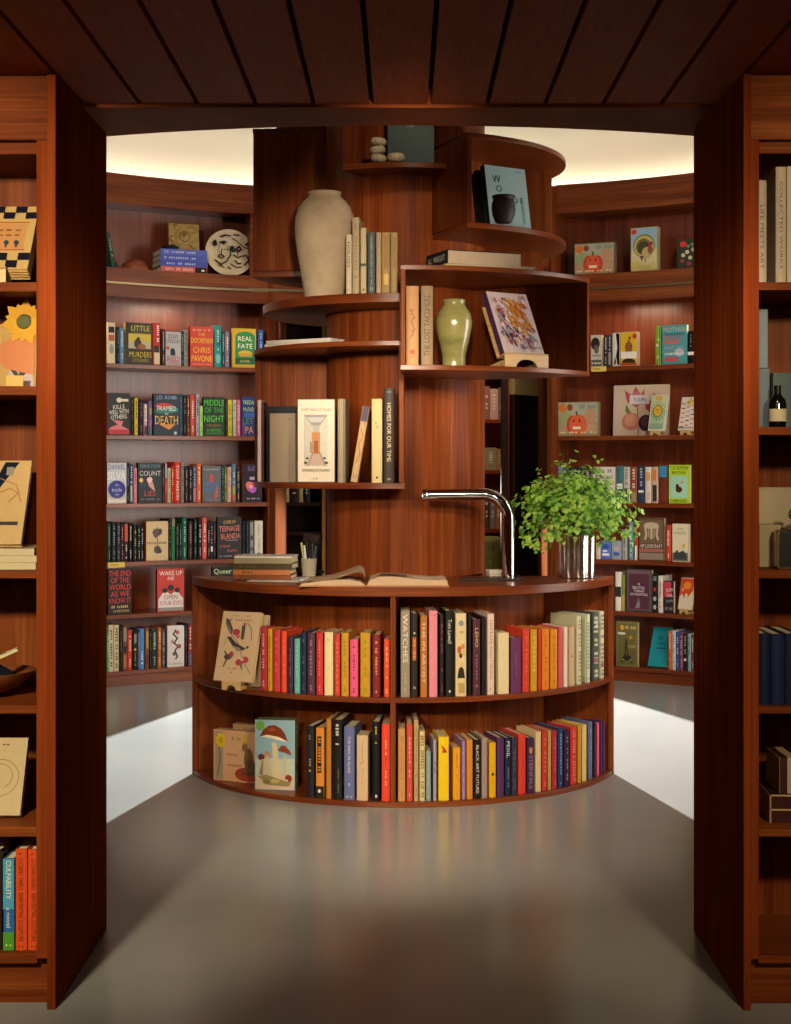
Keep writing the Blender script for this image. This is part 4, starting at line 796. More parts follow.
# on top of the right box: two flat books
Z5 = 2.06
flat_book((PX(491, 6.0), 6.0, Z5), .3, .375, .22, .018, '#b9a98c', [('r', 0, .05, .04, .95, '#a8b03a')], 'cream book lying lower of two on top of the right tower box', 'flat books on the right tower box', spine_front=False, page='#bfb09a')
ub = flat_book((PX(485, 6.03), 6.03, Z5 + .0195), .38, .32, .21, .056, '#17171a', [], 'thick black book lying upper of two on top of the right tower box', 'flat books on the right tower box', spine_front=False, page='#bba892')
lt = MB().decal([T('A.L. WRIGHT', .5, .5, .8, .42, '#cfc8bc')], .21, .056, Matrix.Translation((-.162, .105, 0)) @ Matrix.Rotation(-PI/2, 4, 'Z')); lt.build('spine_lettering', ub, smooth=0)
# right box contents
Z6 = 1.68
tspine(406, 418.8, 286, Z6, .84, '#b98d58', [('l', [(.3, .7), (.7, .6), (.35, .55), (.7, .45), (.3, .35)], .12, '#a4583c'), ('b', .35, .36, .62, .72, 7, '#a86a48', 3), ('r', .3, .14, .7, .2, '#a8583c'), ('h', .25, .1, .75, .12, 3, '#a8583c', 2)], 'tan spine with red script at the left end of the right tower box', 'books in the right tower box', .2, .25)
tspine(420.8, 433.2, 286, Z6, .84, '#8d7556', [('s', 'THE LOST TAKSIMERS', .5, .76, .5, '#3a2c1c', .5, 1)], 'brown spine with dark vertical capitals left of the green vase', 'books in the right tower box', .2, .25)
glaze = ramp_mat('celadon_glaze', (5, 5, 14), [lin('#6f6f3c'), lin('#8f8a55'), lin('#827c48')], .22, spec=.6, coat=.5)
prof = [(.042, 0), (.046, .002), (.046, .012), (.047, .05), (.05, .056), (.053, .075), (.064, .12), (.07, .155), (.0715, .175), (.066, .205), (.052, .228), (.043, .24), (.0425, .25), (.046, .258), (.044, .261), (.038, .256), (.036, .24)]
o = MB().lathe(prof, glaze, 48).build('green_vase', loc=(PX(454, 5.98), 5.98, Z6 + .0005)); tag(o, 'pale olive green glazed vase in the right tower box', 'vase')
th = rad(36); lean = .43
bx, by = PX(527, 6.0), 6.0
s, hh = book_stand((bx, by, Z6), th, .222, .28, lean, 'large plywood stand holding the abstract painting book in the tower', .12, .055, .031)
q = Matrix.Rotation(th, 4, 'Z') @ Vector((0, .012, 0))
rg = random.Random(11); ab = [('r', 0, 0, 1, 1, '#c4b0b4')]
for i in range(170):
    u, v = rg.uniform(.12, .86), rg.uniform(.14, .9); a = rg.uniform(0, 2*PI); l = rg.uniform(.03, .09)
    warm = math.hypot(u - .6, v - .65) < .28
    cc = rg.choice(['#b5702a', '#c2862c', '#a8502a', '#d09a3c'] if warm else ['#8a3a34', '#6a4a78', '#d8ccc8', '#b8868a', '#3a2a3a', '#c8b8bc', '#9a6a5a', '#7a8a9a'])
    ab.append(('l', [(u, v), (u + l*math.cos(a), v + l*.8*math.sin(a)), (u + l*math.cos(a) + .04, v + l*.8*math.sin(a) - .05)], rg.uniform(.02, .05), cc))
ab += [T('Joan Mitchell', .68, .1, .56, .07, '#3a3038')]
o = face_book((bx + q.x, by + q.y, Z6 + hh + .002), th, .205, .275, .03, '#c4b0b4', ab, 'art book with an orange and violet brushstroke cover on the tower stand', 'books in the right tower box', lean=lean, spine='#4a3050')
o.location = (bx + q.x, by + q.y, Z6 + hh + .002)
# ------------------------------------------------------------------ the round counter under the tower
ct = thing('round_counter', 'round cherry wood counter with two curved tiers of open book shelves', 'counter', (0, TY, 0))
def cb(nm, mb, bevel=.0018, smooth=35):
    o = mb.build(nm, ct, smooth=smooth, bevel=bevel); o.location = (0, -TY, 0); return o
BR, BY, BA = .934, 6.77, 71.6                          # front arc of the counter: radius, centre y, half angle; a straight back closes it
def seg(r, a, z0, z1, m, n=70, yb=None):               # arc segment closed by its chord
    pts = [(r * math.sin(rad(-a + 2*a*i/n)), BY - r * math.cos(rad(-a + 2*a*i/n))) for i in range(n + 1)]
    return MB().prism(pts, z0, z1, m)
YB = BY - BR * math.cos(rad(BA))
cb('countertop', seg(BR, BA, .80, .834, WH, 100), .002)
cb('shelf', seg(BR - .005, BA - .3, .0, .02, WH)); cb('shelf', seg(BR - .005, BA - .3, .396, .416, WH))
cb('back_panel', MB().box(-BR * math.sin(rad(BA)), BR * math.sin(rad(BA)), YB, YB + .02, 0, .8, WV), 0)
for sa in (-1, 1):
    xe_ = BR * math.sin(rad(BA)) - .004
    cb('end_panel', MB().box(*sorted((sa * xe_, sa * (xe_ - .022))), YB - .012, YB + .02, .02, .8, WV))
cb('inner_panel', MB().arc(.655, .67, -61.6, 61.6, .02, .396, WV, cy=BY), 0); cb('inner_panel', MB().arc(.655, .67, -61.6, 61.6, .416, .80, WV, cy=BY), 0)
cb('divider', MB().radial(-2.35, .67, BR - .007, .02, .396, .02, WV, cy=BY)); cb('divider', MB().radial(-2.35, .67, BR - .007, .416, .80, .02, WV, cy=BY))
def counter_row(zb, items, group, yb=None):
    geo = []
    for it in items:
        X, Y = rear_hit((it[0] + it[1]) / 2, BR - .022, far=False, cy=BY); phi = math.asin(max(-.995, min(.995, X / (BR - .022)))); geo.append((X, Y, phi * .6))
    for i, it in enumerate(items):
        x0, x1, yt, col, art, lab = it[:6]; d = it[6] if len(it) > 6 else .17
        X, Y, th = geo[i]; l = math.hypot(X, Y); rel = max(.6, (-math.sin(th)*X + math.cos(th)*Y) / l)
        t = (x1 - x0) * Y / F / rel
        dl = abs(th - geo[i-1][2]) if i else 0; dr = abs(geo[i+1][2] - th) if i < len(items) - 1 else 0
        t = max(.006, t * .985 - d * math.tan((dl + dr) / 2) * .95)
        h = PZ(yt, Y) - zb
        spine_book((X, Y, zb), th, t, h, d, col, art, lab, group, page='#b5a283')
def bars(c, n=10, sd=1, a=.34, b=.66): return [('b', a, .3, b, .9, n, c, sd), ('b', a, .06, b, .16, 2, c, sd + 9)]
U = 'books on the upper tier of the round counter'
x = lambda v: 180 + v / 3.595
counter_row(.416, [
 (x(288), x(311), 627, '#a8303a', bars('#d8a0a0', 14, 1), 'crimson spine right beside the propped bird book', .075),
 (x(313), x(331), 629, '#b98a1f', bars('#8a6414', 8, 2), 'narrow mustard spine next to the crimson one at left', .10),
 (x(333), x(360), 630, '#b53437', bars('#c85a58', 6, 3), 'plain wide cherry red spine left of the vermilion one'),
 (x(362), x(383), 631.5, '#cf4426', [('e', .5, .45, .12, .012, '#e0b070')] + bars('#d86a50', 6, 4), 'vermilion spine with a tiny gold dot'),
 (x(385), x(407), 637, '#3a2540', bars('#6a5070', 7, 5), 'short dark aubergine spine on the upper tier'),
 (x(409), x(431), 639, '#5f9f97', bars('#7ab8b0', 8, 6), 'short pale teal spine, the only one on the upper tier'),
 (x(433), x(454), 632, '#1f2740', bars('#4a5474', 7, 7), 'dark navy spine right of the pale teal one'),
 (x(456), x(485), 633, '#4d3040', bars('#8a7080', 10, 8), 'plum brown spine left of the bright red one'),
 (x(488), x(515), 632.5, '#b92f33', bars('#d87070', 12, 9), 'bright red spine left of the cream one'),
 (x(517), x(551), 632.5, '#d6c294', [('h', .3, .86, .7, .9, 3, '#a89460', 2), ('h', .3, .4, .7, .42, 3, '#b8a470', 3)], 'wide cream spine among red and mustard books'),
 (x(553), x(576), 634.5, '#c23b2a', [('e', .5, y, .14, .012, '#e0a040') for y in (.3, .22, .14, .5)] + bars('#d8785a', 8, 10), 'red orange spine with gold spots right of the cream one'),
 (x(578), x(607), 633, '#b98a24', bars('#96701c', 9, 11), 'mustard gold spine left of the pink one'),
 (x(609), x(641), 640, '#d8517a', bars('#8a2a4a', 12, 12), 'short hot pink spine on the upper tier'),
 (x(646), x(685), 633, '#b8891c', [('h', .2, .8, .8, .83, 4, '#d8b04a', 1)] + bars('#a07814', 6, 13), 'wide golden spine right of the hot pink one'),
 (x(690), x(721), 635, '#7a2228', bars('#c89060', 12, 14), 'maroon spine with gold lettering near the upper divider'),
 (x(732), x(754), 639.5, '#cc4a2e', bars('#e8a080', 6, 15), 'orange red spine against the upper tier divider'),
], U)
x = lambda v: 390 + v / 3.439
deck = [('r', .0, .88, 1, 1, '#cbb98e'), ('e', .5, .88, .28, .035, '#7a8288'), ('h', .2, .76, .8, .79, 4, '#9a8660', 1), ('e', .3, .56, .22, .045, '#a85a3a'), ('e', .68, .6, .2, .035, '#b8823a'), ('e', .45, .49, .16, .03, '#3a2a22'), ('e', .72, .52, .16, .03, '#c8a050'), ('p', [(.1, .22), (.9, .22), (.75, .33), (.5, .36), (.25, .33)], '#2c2620'), ('e', .52, .38, .12, .025, '#c8a080'), ('r', .2, .04, .85, .16, '#a88c50')]
counter_row(.416, [
 (x(36), x(69), 611, '#8d7f70', [('s', 'WATCHES', .68, .56, .6, '#d8ccb8'), ('b', .4, .06, .6, .3, 5, '#a89a88', 2)], 'grey spine with large pale capitals beside the upper divider', .2),
 (x(71), x(97), 614, '#2b2120', [('r', .18, .44, .8, .72, '#a85a24'), ('b', .3, .46, .7, .7, 5, '#d08a40', 3), ('b', .35, .75, .65, .85, 2, '#c8c0b8', 4), ('h', .3, .1, .7, .13, 3, '#c8c0b8', 2)], 'black spine with an orange block right of the grey one', .2),
 (x(103), x(130), 616, '#a8682c', [('s', 'THE IN ARTIST', .55, .76, .5, '#d8c4a0')], 'ochre brown spine with pale capitals', .2),
 (x(133), x(165), 611, '#cf7d8c', [('h', .2, .94, .8, .96, 4, '#a85a6a', 2)], 'tall plain pink spine on the upper tier', .2),
 (x(170), x(186), 615, '#241a1a', bars('#8a4a50', 8, 4), 'thin black spine right of the tall pink one', .18),
 (x(190), x(221), 611, '#1b1815', [('s', 'Tom Lowell', .76, .28, .55, '#c8c0b4'), ('e', .5, .06, .14, .015, '#c8c0b4')], 'black spine with white script lettering', .2),
 (x(224), x(265), 613.5, '#c8b58a', deck, 'tall cream spine with colourful figures and a dark medallion', .2),
 (x(268), x(281), 614, '#16110f', [], 'slim plain black spine right of the figured cream one', .2),
 (x(285), x(312), 619.5, '#4b2434', [('s', 'LEHO', .76, .25, .5, '#c8a878'), ('b', .35, .1, .6, .55, 9, '#8a6470', 2)], 'burgundy spine with tan capitals between black books', .18),
 (x(315), x(331), 617, '#1a1413', [], 'plain black spine right of the burgundy one', .2),
 (x(334), x(361), 614, '#c9aea2', [('s', 'MIXTAPE NOSTALGIA', .55, .74, .45, '#8a6a60'), ('h', .3, .06, .7, .09, 2, '#8a6a60', 2)], 'tall pale pink spine with brown capitals', .2),
 (x(371), x(412), 633, '#c9b890', [], 'short plain cream spine right of the tall pale pink one', .15),
 (x(415), x(453), 638, '#5f2f57', [('b', .4, .3, .6, .7, 8, '#7d4a72', 3)], 'short purple spine on the upper right tier', .15),
 (x(456), x(481), 629, '#c33a2c', bars('#d8684a', 9, 5), 'scarlet spine between the purple and mustard ones', .17),
 (x(484), x(508), 629.5, '#b98f1e', bars('#d8b850', 8, 6), 'mustard yellow spine on the upper right tier', .17),
 (x(510), x(521), 629.5, '#b53a2a', [], 'thin rusty red spine right of the mustard yellow one', .17),
 (x(523), x(549), 629, '#d2781f', bars('#b8601a', 9, 7), 'orange spine with rows of stitch marks', .16),
 (x(552), x(578), 629.5, '#c9861f', bars('#a86c18', 9, 8), 'amber orange spine right of the plain orange one', .16),
 (x(580), x(596), 628, '#c4525a', [], 'slim rose red spine on the upper right tier', .16),
 (x(598), x(613), 627, '#d6c2b0', [], 'thin off-white spine left of the tan one with a red dot', .16),
 (x(615), x(638), 627, '#b39a76', [('e', .5, .5, .16, .016, '#a83a2a')], 'tan spine with one small red dot', .16),
 (x(641), x(662), 616, '#c2bd9e', [('b', .2, .04, .85, .95, 18, '#98947a', 3), ('r', .85, 0, 1.05, 1, '#4a6a34')], 'white spine with green edges, first of the floral set', .18),
 (x(672), x(692), 614.5, '#c6c2a6', [('b', .15, .04, .8, .95, 18, '#8f9a78', 4), ('r', -.05, 0, .1, 1, '#4a6a34')], 'white spine with grey floral print, second of the floral set', .18),
 (x(696), x(721), 613, '#454a42', [('b', .05, .04, .95, .96, 14, '#a8a890', 5), ('e', .5, .3, .4, .04, '#8a4a50'), ('e', .4, .6, .3, .03, '#8f9a6a'), ('e', .6, .8, .3, .03, '#b8b49a')], 'dark spine covered in pale blossoms near the right end panel', .18),
 (x(722), x(738), 611.5, '#bfb99c', [('b', .1, .03, .9, .97, 15, '#7a7f64', 6), ('e', .5, .2, .3, .03, '#8a4a44')], 'pale floral spine at the right end of the upper tier', .09),
], U)
L_ = 'books on the lower tier of the round counter'
x = lambda v: 180 + v / 3.595
counter_row(.02, [
 (x(452), x(482), 726, '#1d1b20', [('b', .35, .35, .65, .55, 5, '#8a8060', 2), ('b', .35, .8, .6, .92, 3, '#6a6a7a', 3)], 'black spine right of the mushroom puzzle box', .18),
 (x(486), x(519), 728, '#c57a30', [('r', .16, .36, .72, .88, '#221a14'), ('b', .25, .38, .65, .86, 12, '#b8762f', 3), ('r', -.06, .002, 1.06, .17, '#1d1b1c'), ('e', .45, .1, .2, .025, '#d8d0c8')], 'orange spine with a black foot and black lettering', .18),
 (x(523), x(544), 719, '#a8702c', [], 'plain ochre spine right of the orange and black one', .19),
 (x(547), x(584), 720, '#171514', [('b', .25, .68, .7, .95, 7, '#b8b0a0', 4), ('b', .55, .05, .7, .6, 3, '#6a6050', 5)], 'black spine with fine white print left of the slate blue one', .2),
 (x(587), x(629), 727, '#5d6390', [('s', 'THE MAN IN GLASS', .62, .5, .28, '#c8c4cc'), ('b', .42, .18, .58, .3, 2, '#a8a8b8', 2), ('h', .2, .03, .8, .06, 3, '#a8a8b8', 2)], 'slate blue spine with white lettering on the lower tier', .17),
 (x(633), x(677), 735.5, '#c3a483', [('l', [(.5, .9), (.5, .62)], .04, '#8a6448'), ('l', [(.3, .56), (.7, .6)], .06, '#9a6a48'), ('b', .42, .2, .58, .5, 6, '#b39674', 3)], 'short beige spine between slate blue and black books', .13),
 (x(688), x(720), 722, '#111316', [('b', .38, .72, .66, .95, 6, '#b8ac50', 4), ('e', .55, .06, .16, .02, '#c8c4b8')], 'black spine with yellow green lettering on the lower tier', .2),
 (x(724), x(756), 724.5, '#d2412f', [('b', .38, .6, .62, .8, 5, '#e0a080', 2), ('l', [(.5, .58), (.5, .46)], .06, '#5a1c14'), ('b', .38, .2, .62, .4, 6, '#e0a080', 3)], 'bright vermilion spine against the lower tier divider', .2),
], L_)
x = lambda v: 390 + v / 3.439
counter_row(.02, [
 (x(27), x(53), 729, '#b98752', bars('#a07040', 14, 2), 'light tan spine right of the lower divider', .18),
 (x(56), x(79), 724, '#c24838', bars('#d89080', 10, 3), 'coral red spine second from the lower divider', .19),
 (x(81), x(99), 720, '#a88f66', bars('#8a7450', 10, 4), 'khaki beige spine, tallest near the lower divider', .19),
 (x(101), x(121), 731.5, '#c9b584', [('b', .1, .05, .9, .95, 22, '#8a7a44', 5), ('e', .4, .9, .2, .015, '#b04a3a')], 'cream spine densely printed with brown lettering', .17),
 (x(123), x(142), 751, '#7c8d90', bars('#98a8aa', 8, 6), 'short grey blue spine on the lower right tier', .15),
 (x(148), x(161), 740, '#958ba0', [('b', .3, .45, .7, .65, 4, '#4a4460', 3)], 'slim lavender grey spine left of the bright yellow one', .16),
 (x(165), x(205), 737, '#dab510', [('p', [(.2, .86), (.5, .84), (.75, .8), (.85, .75), (.3, .75), (.4, .8)], '#b02a22'), ('l', [(.2, .87), (.35, .83)], .06, '#b02a22')], 'wide bright yellow spine with a small red emblem', .18),
 (x(216), x(244), 748, '#cf8d1c', [('b', .35, .45, .65, .9, 9, '#b86e1a', 4)], 'short amber spine right of the bright yellow one', .15),
 (x(246), x(261), 741, '#8c6a96', bars('#a888b0', 8, 7), 'lilac spine between two amber ones', .17),
 (x(263), x(286), 740, '#bd7a1e', [], 'plain ochre orange spine right of the lilac one', .17),
 (x(289), x(313), 740, '#15130f', [('s', 'BLACK ART FUTURE', .5, .82, .5, '#cfc8b8')], 'black spine with bold white capitals on the lower right tier', .17),
 (x(315), x(337), 738, '#8f7a76', [], 'mauve grey spine right of the black one with capitals', .18),
 (x(341), x(366), 743, '#c8960f', [('r', .3, .4, .7, .45, '#2a2012'), ('b', .4, .5, .6, .85, 9, '#d8b04a', 2)], 'yellow spine with a black mark on the lower right tier', .16),
 (x(368), x(394), 738, '#4a2a52', [], 'plain purple spine right of the yellow one with a black mark', .18),
 (x(396), x(417), 738, '#1c2238', [('s', 'PEXIL', .8, .28, .6, '#c8c8d0'), ('b', .4, .15, .65, .5, 8, '#7a8098', 3)], 'dark navy spine with white capitals at the top', .18),
 (x(419), x(438), 738, '#2b3046', [('b', .3, .1, .7, .8, 7, '#5a4a4a', 3)], 'navy grey spine left of the bright red one', .18),
 (x(441), x(469), 734.5, '#c33a28', [('l', [(.6, .7), (.6, .48)], .06, '#8a2418')], 'bright red spine with faint dark lettering, lower right tier', .18),
 (x(472), x(497), 738, '#3c2344', [('p', [(.2, .82), (.8, .82), (.75, .74), (.5, .7), (.25, .74)], '#b87a40'), ('s', 'STEINFALS', .38, .6, .6, '#9a7a90')], 'dark purple spine with an orange heart shape', .16),
 (x(501), x(522), 732, '#cdb789', [('h', .3, .46, .7, .48, 2, '#a89060', 2)], 'cream spine right of the orange heart one', .18),
 (x(524), x(542), 731, '#b5352a', bars('#d87860', 8, 9), 'red spine right of the cream one, lower right tier', .17),
 (x(544), x(556), 731, '#b08f54', [], 'thin tan spine between two red ones', .17),
 (x(558), x(576), 731, '#a12c36', bars('#c0606a', 8, 10), 'crimson spine left of the royal blue one', .17),
 (x(578), x(597), 728.5, '#233a66', [('b', .35, .05, .65, .92, 16, '#7a8fb8', 4)], 'royal blue spine with pale lettering on the lower right tier', .18),
 (x(599), x(618), 730, '#2d1f40', [('b', .4, .1, .75, .9, 12, '#8a7a9a', 5)], 'dark violet spine left of the patterned red one', .17),
 (x(621), x(644), 727, '#bb3430', [('b', .2, .05, .8, .95, 20, '#d86a58', 6)], 'red spine patterned with pale rows, lower right tier', .17),
 (x(646), x(659), 726, '#b98a1c', [], 'thin dull yellow spine right of the patterned red one', .17),
 (x(661), x(679), 725, '#ccb070', [], 'pale yellow cream spine left of the slate one', .17),
 (x(682), x(699), 722, '#5a6580', bars('#7a86a0', 6, 11), 'slate blue spine near the right end of the lower tier', .17),
 (x(701), x(709), 722, '#2c2238', [], 'very thin dark purple spine left of the pink one', .16),
 (x(711), x(722), 723, '#d2506c', [], 'slim pink spine near the right end of the lower tier', .16),
 (x(724), x(732), 722, '#402a52', [], 'thin violet spine right of the slim pink one', .10),
 (x(734), x(740), 721.5, '#4a3058', [], 'last violet spine at the right end of the lower tier', .08),
], L_)
# upper left: propped bird book with another behind it
zb = .416; th = -.40; lean = .30
bx, by = PX(231, 6.04), 6.04
s, hh = book_stand((bx, by, zb), th, .085, .2, lean, 'small plywood stand holding the bird book in the round counter', .1, .036)
q = Matrix.Rotation(th, 4, 'Z') @ Vector((0, .012, 0))
bird = [('r', 0, 0, 1, 1, '#cbb08a'), ('h', .2, .93, .8, .95, 9, '#a88a68', 1), ('h', .2, .86, .78, .9, 8, '#b8807a', 2),
        ('p', [(.1, .9), (.2, .88), (.32, .74), (.3, .66), (.2, .72), (.12, .82)], '#4c4a44'), ('p', [(.16, .84), (.28, .7), (.24, .68)], '#8a8a78'), ('l', [(.3, .66), (.5, .55), (.7, .3), (.92, .12)], .014, '#6a5040'), ('e', .42, .7, .1, .05, '#a8404a'), ('e', .48, .64, .05, .03, '#c0606a'),
        ('p', [(.55, .8), (.64, .8), (.64, .6), (.56, .6)], '#4a4e44'), ('l', [(.68, .84), (.8, .76), (.84, .6)], .03, '#8a8a6a'), ('l', [(.14, .5), (.2, .6), (.34, .64)], .02, '#8f8a70'), ('e', .62, .82, .04, .02, '#a8505a'),
        ('p', [(.2, .63), (.3, .63), (.45, .55), (.62, .5), (.74, .47), (.64, .44), (.48, .45), (.36, .51)], '#43413f'), ('p', [(.4, .5), (.56, .48), (.64, .44), (.5, .43)], '#8a847a'), ('e', .77, .49, .035, .02, '#43413f'),
        ('e', .3, .34, .1, .04, '#5a4a44'), ('e', .38, .38, .06, .04, '#9a4450'), ('l', [(.2, .42), (.3, .34), (.22, .2)], .03, '#4c463e'), ('e', .62, .27, .1, .045, '#a8404a'), ('e', .76, .31, .09, .045, '#b04a54'), ('e', .68, .31, .04, .02, '#d8b0a0'), ('p', [(.62, .24), (.74, .14), (.7, .26)], '#7a7a60'), ('h', .34, .17, .58, .185, 6, '#a86a58', 3), ('e', .45, .12, .02, .01, '#8a5a48')]
o = face_book((bx + q.x, by + q.y, zb + hh + .002), th, .172, .278, .018, '#cbb08a', bird, 'cream book with a bird and red blossoms, propped on a small stand', U, lean=lean)
o.location = (bx + q.x, by + q.y, zb + hh + .002)
q = Matrix.Rotation(-.36, 4, 'Z') @ Vector((.012, .105, 0))
face_book((bx + q.x, by + q.y, zb), -.36, .17, .285, .02, '#bca581', [], 'plain cream book standing behind the propped bird book', U, lean=.1)
# lower left: puzzle boxes
cat = [('r', .0, .0, 1, 1, '#c79a72'), ('r', .02, .03, .98, .97, '#c99c72'), ('r', .03, .03, .2, .97, '#9a8a70'), ('l', [(.1, .9), (.14, .4), (.08, .1)], .02, '#5a5a48'), ('r', .62, .7, .72, .95, '#b8983a'), ('h', .38, .82, .58, .88, 4, '#8a8a50', 2), ('r', .26, .5, .5, .55, '#b8845a'), ('r', .3, .3, .6, .34, '#b07a54'),
       ('e', .72, .16, .27, .14, '#8f3f2c'), ('e', .74, .46, .1, .22, '#6e5138'), ('e', .78, .3, .12, .17, '#5c4430'), ('e', .66, .68, .06, .07, '#7a5c40'), ('p', [(.61, .72), (.64, .8), (.66, .73)], '#5a4430'), ('p', [(.67, .73), (.7, .8), (.71, .71)], '#5a4430'), ('l', [(.84, .2), (.7, .16), (.62, .2)], .035, '#4a3828'),
       ('p', [(.16 + (.115 if i % 2 else .09)*math.cos(i*PI/10), .8 + (.17 if i % 2 else .13)*math.sin(i*PI/10)) for i in range(20)], '#d0b020'), ('e', .16, .8, .05, .07, '#b89818')]
X0, Y0 = PX(237.5, 6.215), 6.215
game_box((X0, Y0, .0206), -.42, .222, .205, .05, '#b08a68', cat, 'tan puzzle box with a brown cat and a yellow sunburst', 'puzzle boxes in the round counter')
q = Matrix.Rotation(-.42, 4, 'Z') @ Vector((.035, .058, 0))
game_box((X0 + q.x, Y0 + q.y, .0206), -.42, .18, .222, .04, '#a5855f', [], 'plain tan box just behind the cat puzzle box', 'puzzle boxes in the round counter')
mush = [('r', 0, 0, 1, 1, '#8fa8ae'), ('r', .02, .01, .98, .99, '#7fa0ac'), ('r', .02, .01, .98, .45, '#a8b4a8'), ('r', .02, .01, .98, .2, '#c0a890'), ('e', .13, .92, .11, .07, '#5f9040'),
        ('p', [(.42, .68), (.54, .68), (.6, .4), (.66, .18), (.42, .18), (.46, .4)], '#c3b08c'), ('p', [(.12, .76), (.2, .86), (.34, .92), (.5, .93), (.66, .88), (.76, .8), (.82, .7), (.6, .76), (.3, .79)], '#6e2f1a'), ('p', [(.13, .76), (.3, .79), (.6, .76), (.81, .7), (.7, .7), (.45, .735), (.25, .755)], '#d6c8a8'), ('p', [(.3, .86), (.45, .9), (.55, .86), (.4, .83)], '#8a4426'),
        ('p', [(.72, .5), (.78, .5), (.8, .2), (.7, .2)], '#b8a684'), ('p', [(.58, .58), (.66, .64), (.76, .64), (.88, .56), (.92, .5), (.74, .54), (.6, .56)], '#7a3a22'), ('e', .16, .47, .085, .045, '#5e2c22'), ('p', [(.16, .44), (.22, .44), (.2, .22), (.1, .22)], '#a89674'),
        ('p', [(.2, .5), (.28, .56), (.36, .54), (.42, .46), (.34, .5), (.26, .49)], '#b07a48'), ('p', [(.26, .48), (.34, .48), (.4, .22), (.26, .22)], '#bca37c'), ('p', [(.22, .44), (.1, .24), (.2, .2)], '#8a7050'), ('e', .84, .17, .09, .055, '#7a3024'), ('e', .78, .12, .06, .04, '#c8b48c'), ('p', [(.08, .2), (.3, .22), (.6, .16), (.9, .12), (.86, .06), (.3, .08)], '#84794c'), ('e', .5, .13, .12, .03, '#a89a60'), ('e', .3, .12, .1, .03, '#6e6a3e')]
game_box((PX(275, 6.06), 6.06, .0206), -.13, .160, .275, .075, '#5f6f4c', mush, 'tall pale blue puzzle box with brown mushrooms', 'puzzle boxes in the round counter',
         right_art=[('b', .25, .1, .8, .95, 9, '#8aa070', 3), ('e', .5, .7, .3, .05, '#7a8f5c'), ('e', .4, .3, .3, .05, '#3f5a34')])

# ------------------------------------------------------------------ on the counter top
ZC = .834
# stack of books at the left
px_, Y = 262, 6.22
X = PX(px_, Y)
paper = mat('#cfcac4', .6)
tag(MB().box(-.10, .11, -.07, .15, 0, .0015, paper).build('paper_sheet', loc=(X + .055, Y - .0, ZC + .0004), rot=(0, 0, -.2), smooth=0), 'white sheets sticking out under the counter book stack', 'paper')
zz = ZC + .0025
for i, (col, t, w, lab, dx) in enumerate([('#7d4424', .018, .235, 'russet book at the bottom of the counter stack', .0), ('#b06a3e', .021, .232, 'orange tan book second from bottom of the counter stack', -.002), ('#43391f', .023, .24, 'dark olive book second from top of the counter stack', .003), ('#8d8468', .029, .235, 'olive grey book with a white cover on top of the counter stack', .004)]):
    flat_book((X + dx, Y + .004 * (i % 2), zz), -.09, w, .17, t, col, [('h', .1, .3, .4, .7, 6, '#5a4a30', i)] if i < 3 else [('r', 0, .8, 1, 1, '#d4cfc6')], lab, 'stacked books at the left end of the counter', top='#d4cfc6' if i == 3 else None); zz += t + .0008
# loose white leaflet
tag(MB().box(-.035, .035, -.07, .07, 0, .004, mat('#d6dade', .25)).build('leaflet', loc=(PX(307.5, 6.25), 6.25, ZC + .0025), rot=(0, 0, .15), smooth=0), 'shiny white leaflet lying between the book stack and the open book', 'leaflet')
# open book
ob = thing('open_book', 'large open book with curling pages lying on the counter in front of the column', 'book', (PX(366, 5.99), 5.99, ZC + .0005), (0, 0, .02))
cov = MB(); cov.box(-.255, .32, -.10, .13, 0, .004, mat('#a8704a', .5)); cov.build('cover', ob, smooth=0)
def page_profile(pts, nm, m, lift=0):
    # pts: x,z outline of the top; closed down to z=.004
    lo = [(p[0], .0042) for p in pts[::-1]]
    poly = list(pts) + lo
    M = Matrix.Translation((0, .125, 0)) @ Matrix.Rotation(PI/2, 4, 'X')
    b = MB(); b.prism(poly, 0, .218, m, M); return b.build(nm, ob, smooth=40)
pg = mat('#b79a7e', .7)
right = [(.004, .006), (.015, .025), (.05, .036), (.09, .038), (.14, .034), (.20, .028), (.26, .024), (.30, .026), (.312, .022), (.314, .008)]
page_profile(right[::-1], 'page_block', pg)
left = [(-.25, .008), (-.24, .012), (-.18, .020), (-.12, .026), (-.06, .026), (-.02, .018), (-.004, .006)]
page_profile(left[::-1], 'page_block', pg)
for k in range(5):                                    # curling leaves over the left half
    f = 1 - k * .13
    key = [(-.004, .010), (-.007, .034 + .018*f), (-.028, .044 + .022*f), (-.062, .038 + .018*f), (-.10, .029 + .012*f), (-.16 + .012*k, .021 + .006*f), (-.225 + .02*k, .015 + .002*(5-k)*.6)]
    arcp = []
    for i in range(len(key) - 1):                      # smooth curve through the key points
        q0, q1, q2, q3 = (key[max(0, i-1)], key[i], key[i+1], key[min(len(key)-1, i+2)])
        for s_ in range(5):
            t = s_ / 5
            arcp.append(tuple(.5 * (2*q1[c_] + (q2[c_]-q0[c_])*t + (2*q0[c_]-5*q1[c_]+4*q2[c_]-q3[c_])*t*t + (3*q1[c_]-q0[c_]-3*q2[c_]+q3[c_])*t**3) for c_ in (0, 1)))
    arcp.append(key[-1])
    m = MB(); vs = []; fs = []
    for (a, b_) in arcp: vs += [(a, -.088, b_), (a, .12, b_), (a, -.088, b_ + .0008), (a, .12, b_ + .0008)]
    for i in range(len(arcp) - 1):
        p = 4*i; q = p + 4; fs += [(p, p+1, q+1, q), (p+2, q+2, q+3, p+3), (p, q, q+2, p+2), (p+1, p+3, q+3, q+1)]
    e = 4 * (len(arcp) - 1); fs += [(0, 2, 3, 1), (e, e+1, e+3, e+2)]
    m.add(vs, fs, mat('#c0a184' if k % 2 else '#a88a70', .7))
    m.build('loose_page', ob, smooth=40)
pic = MB()
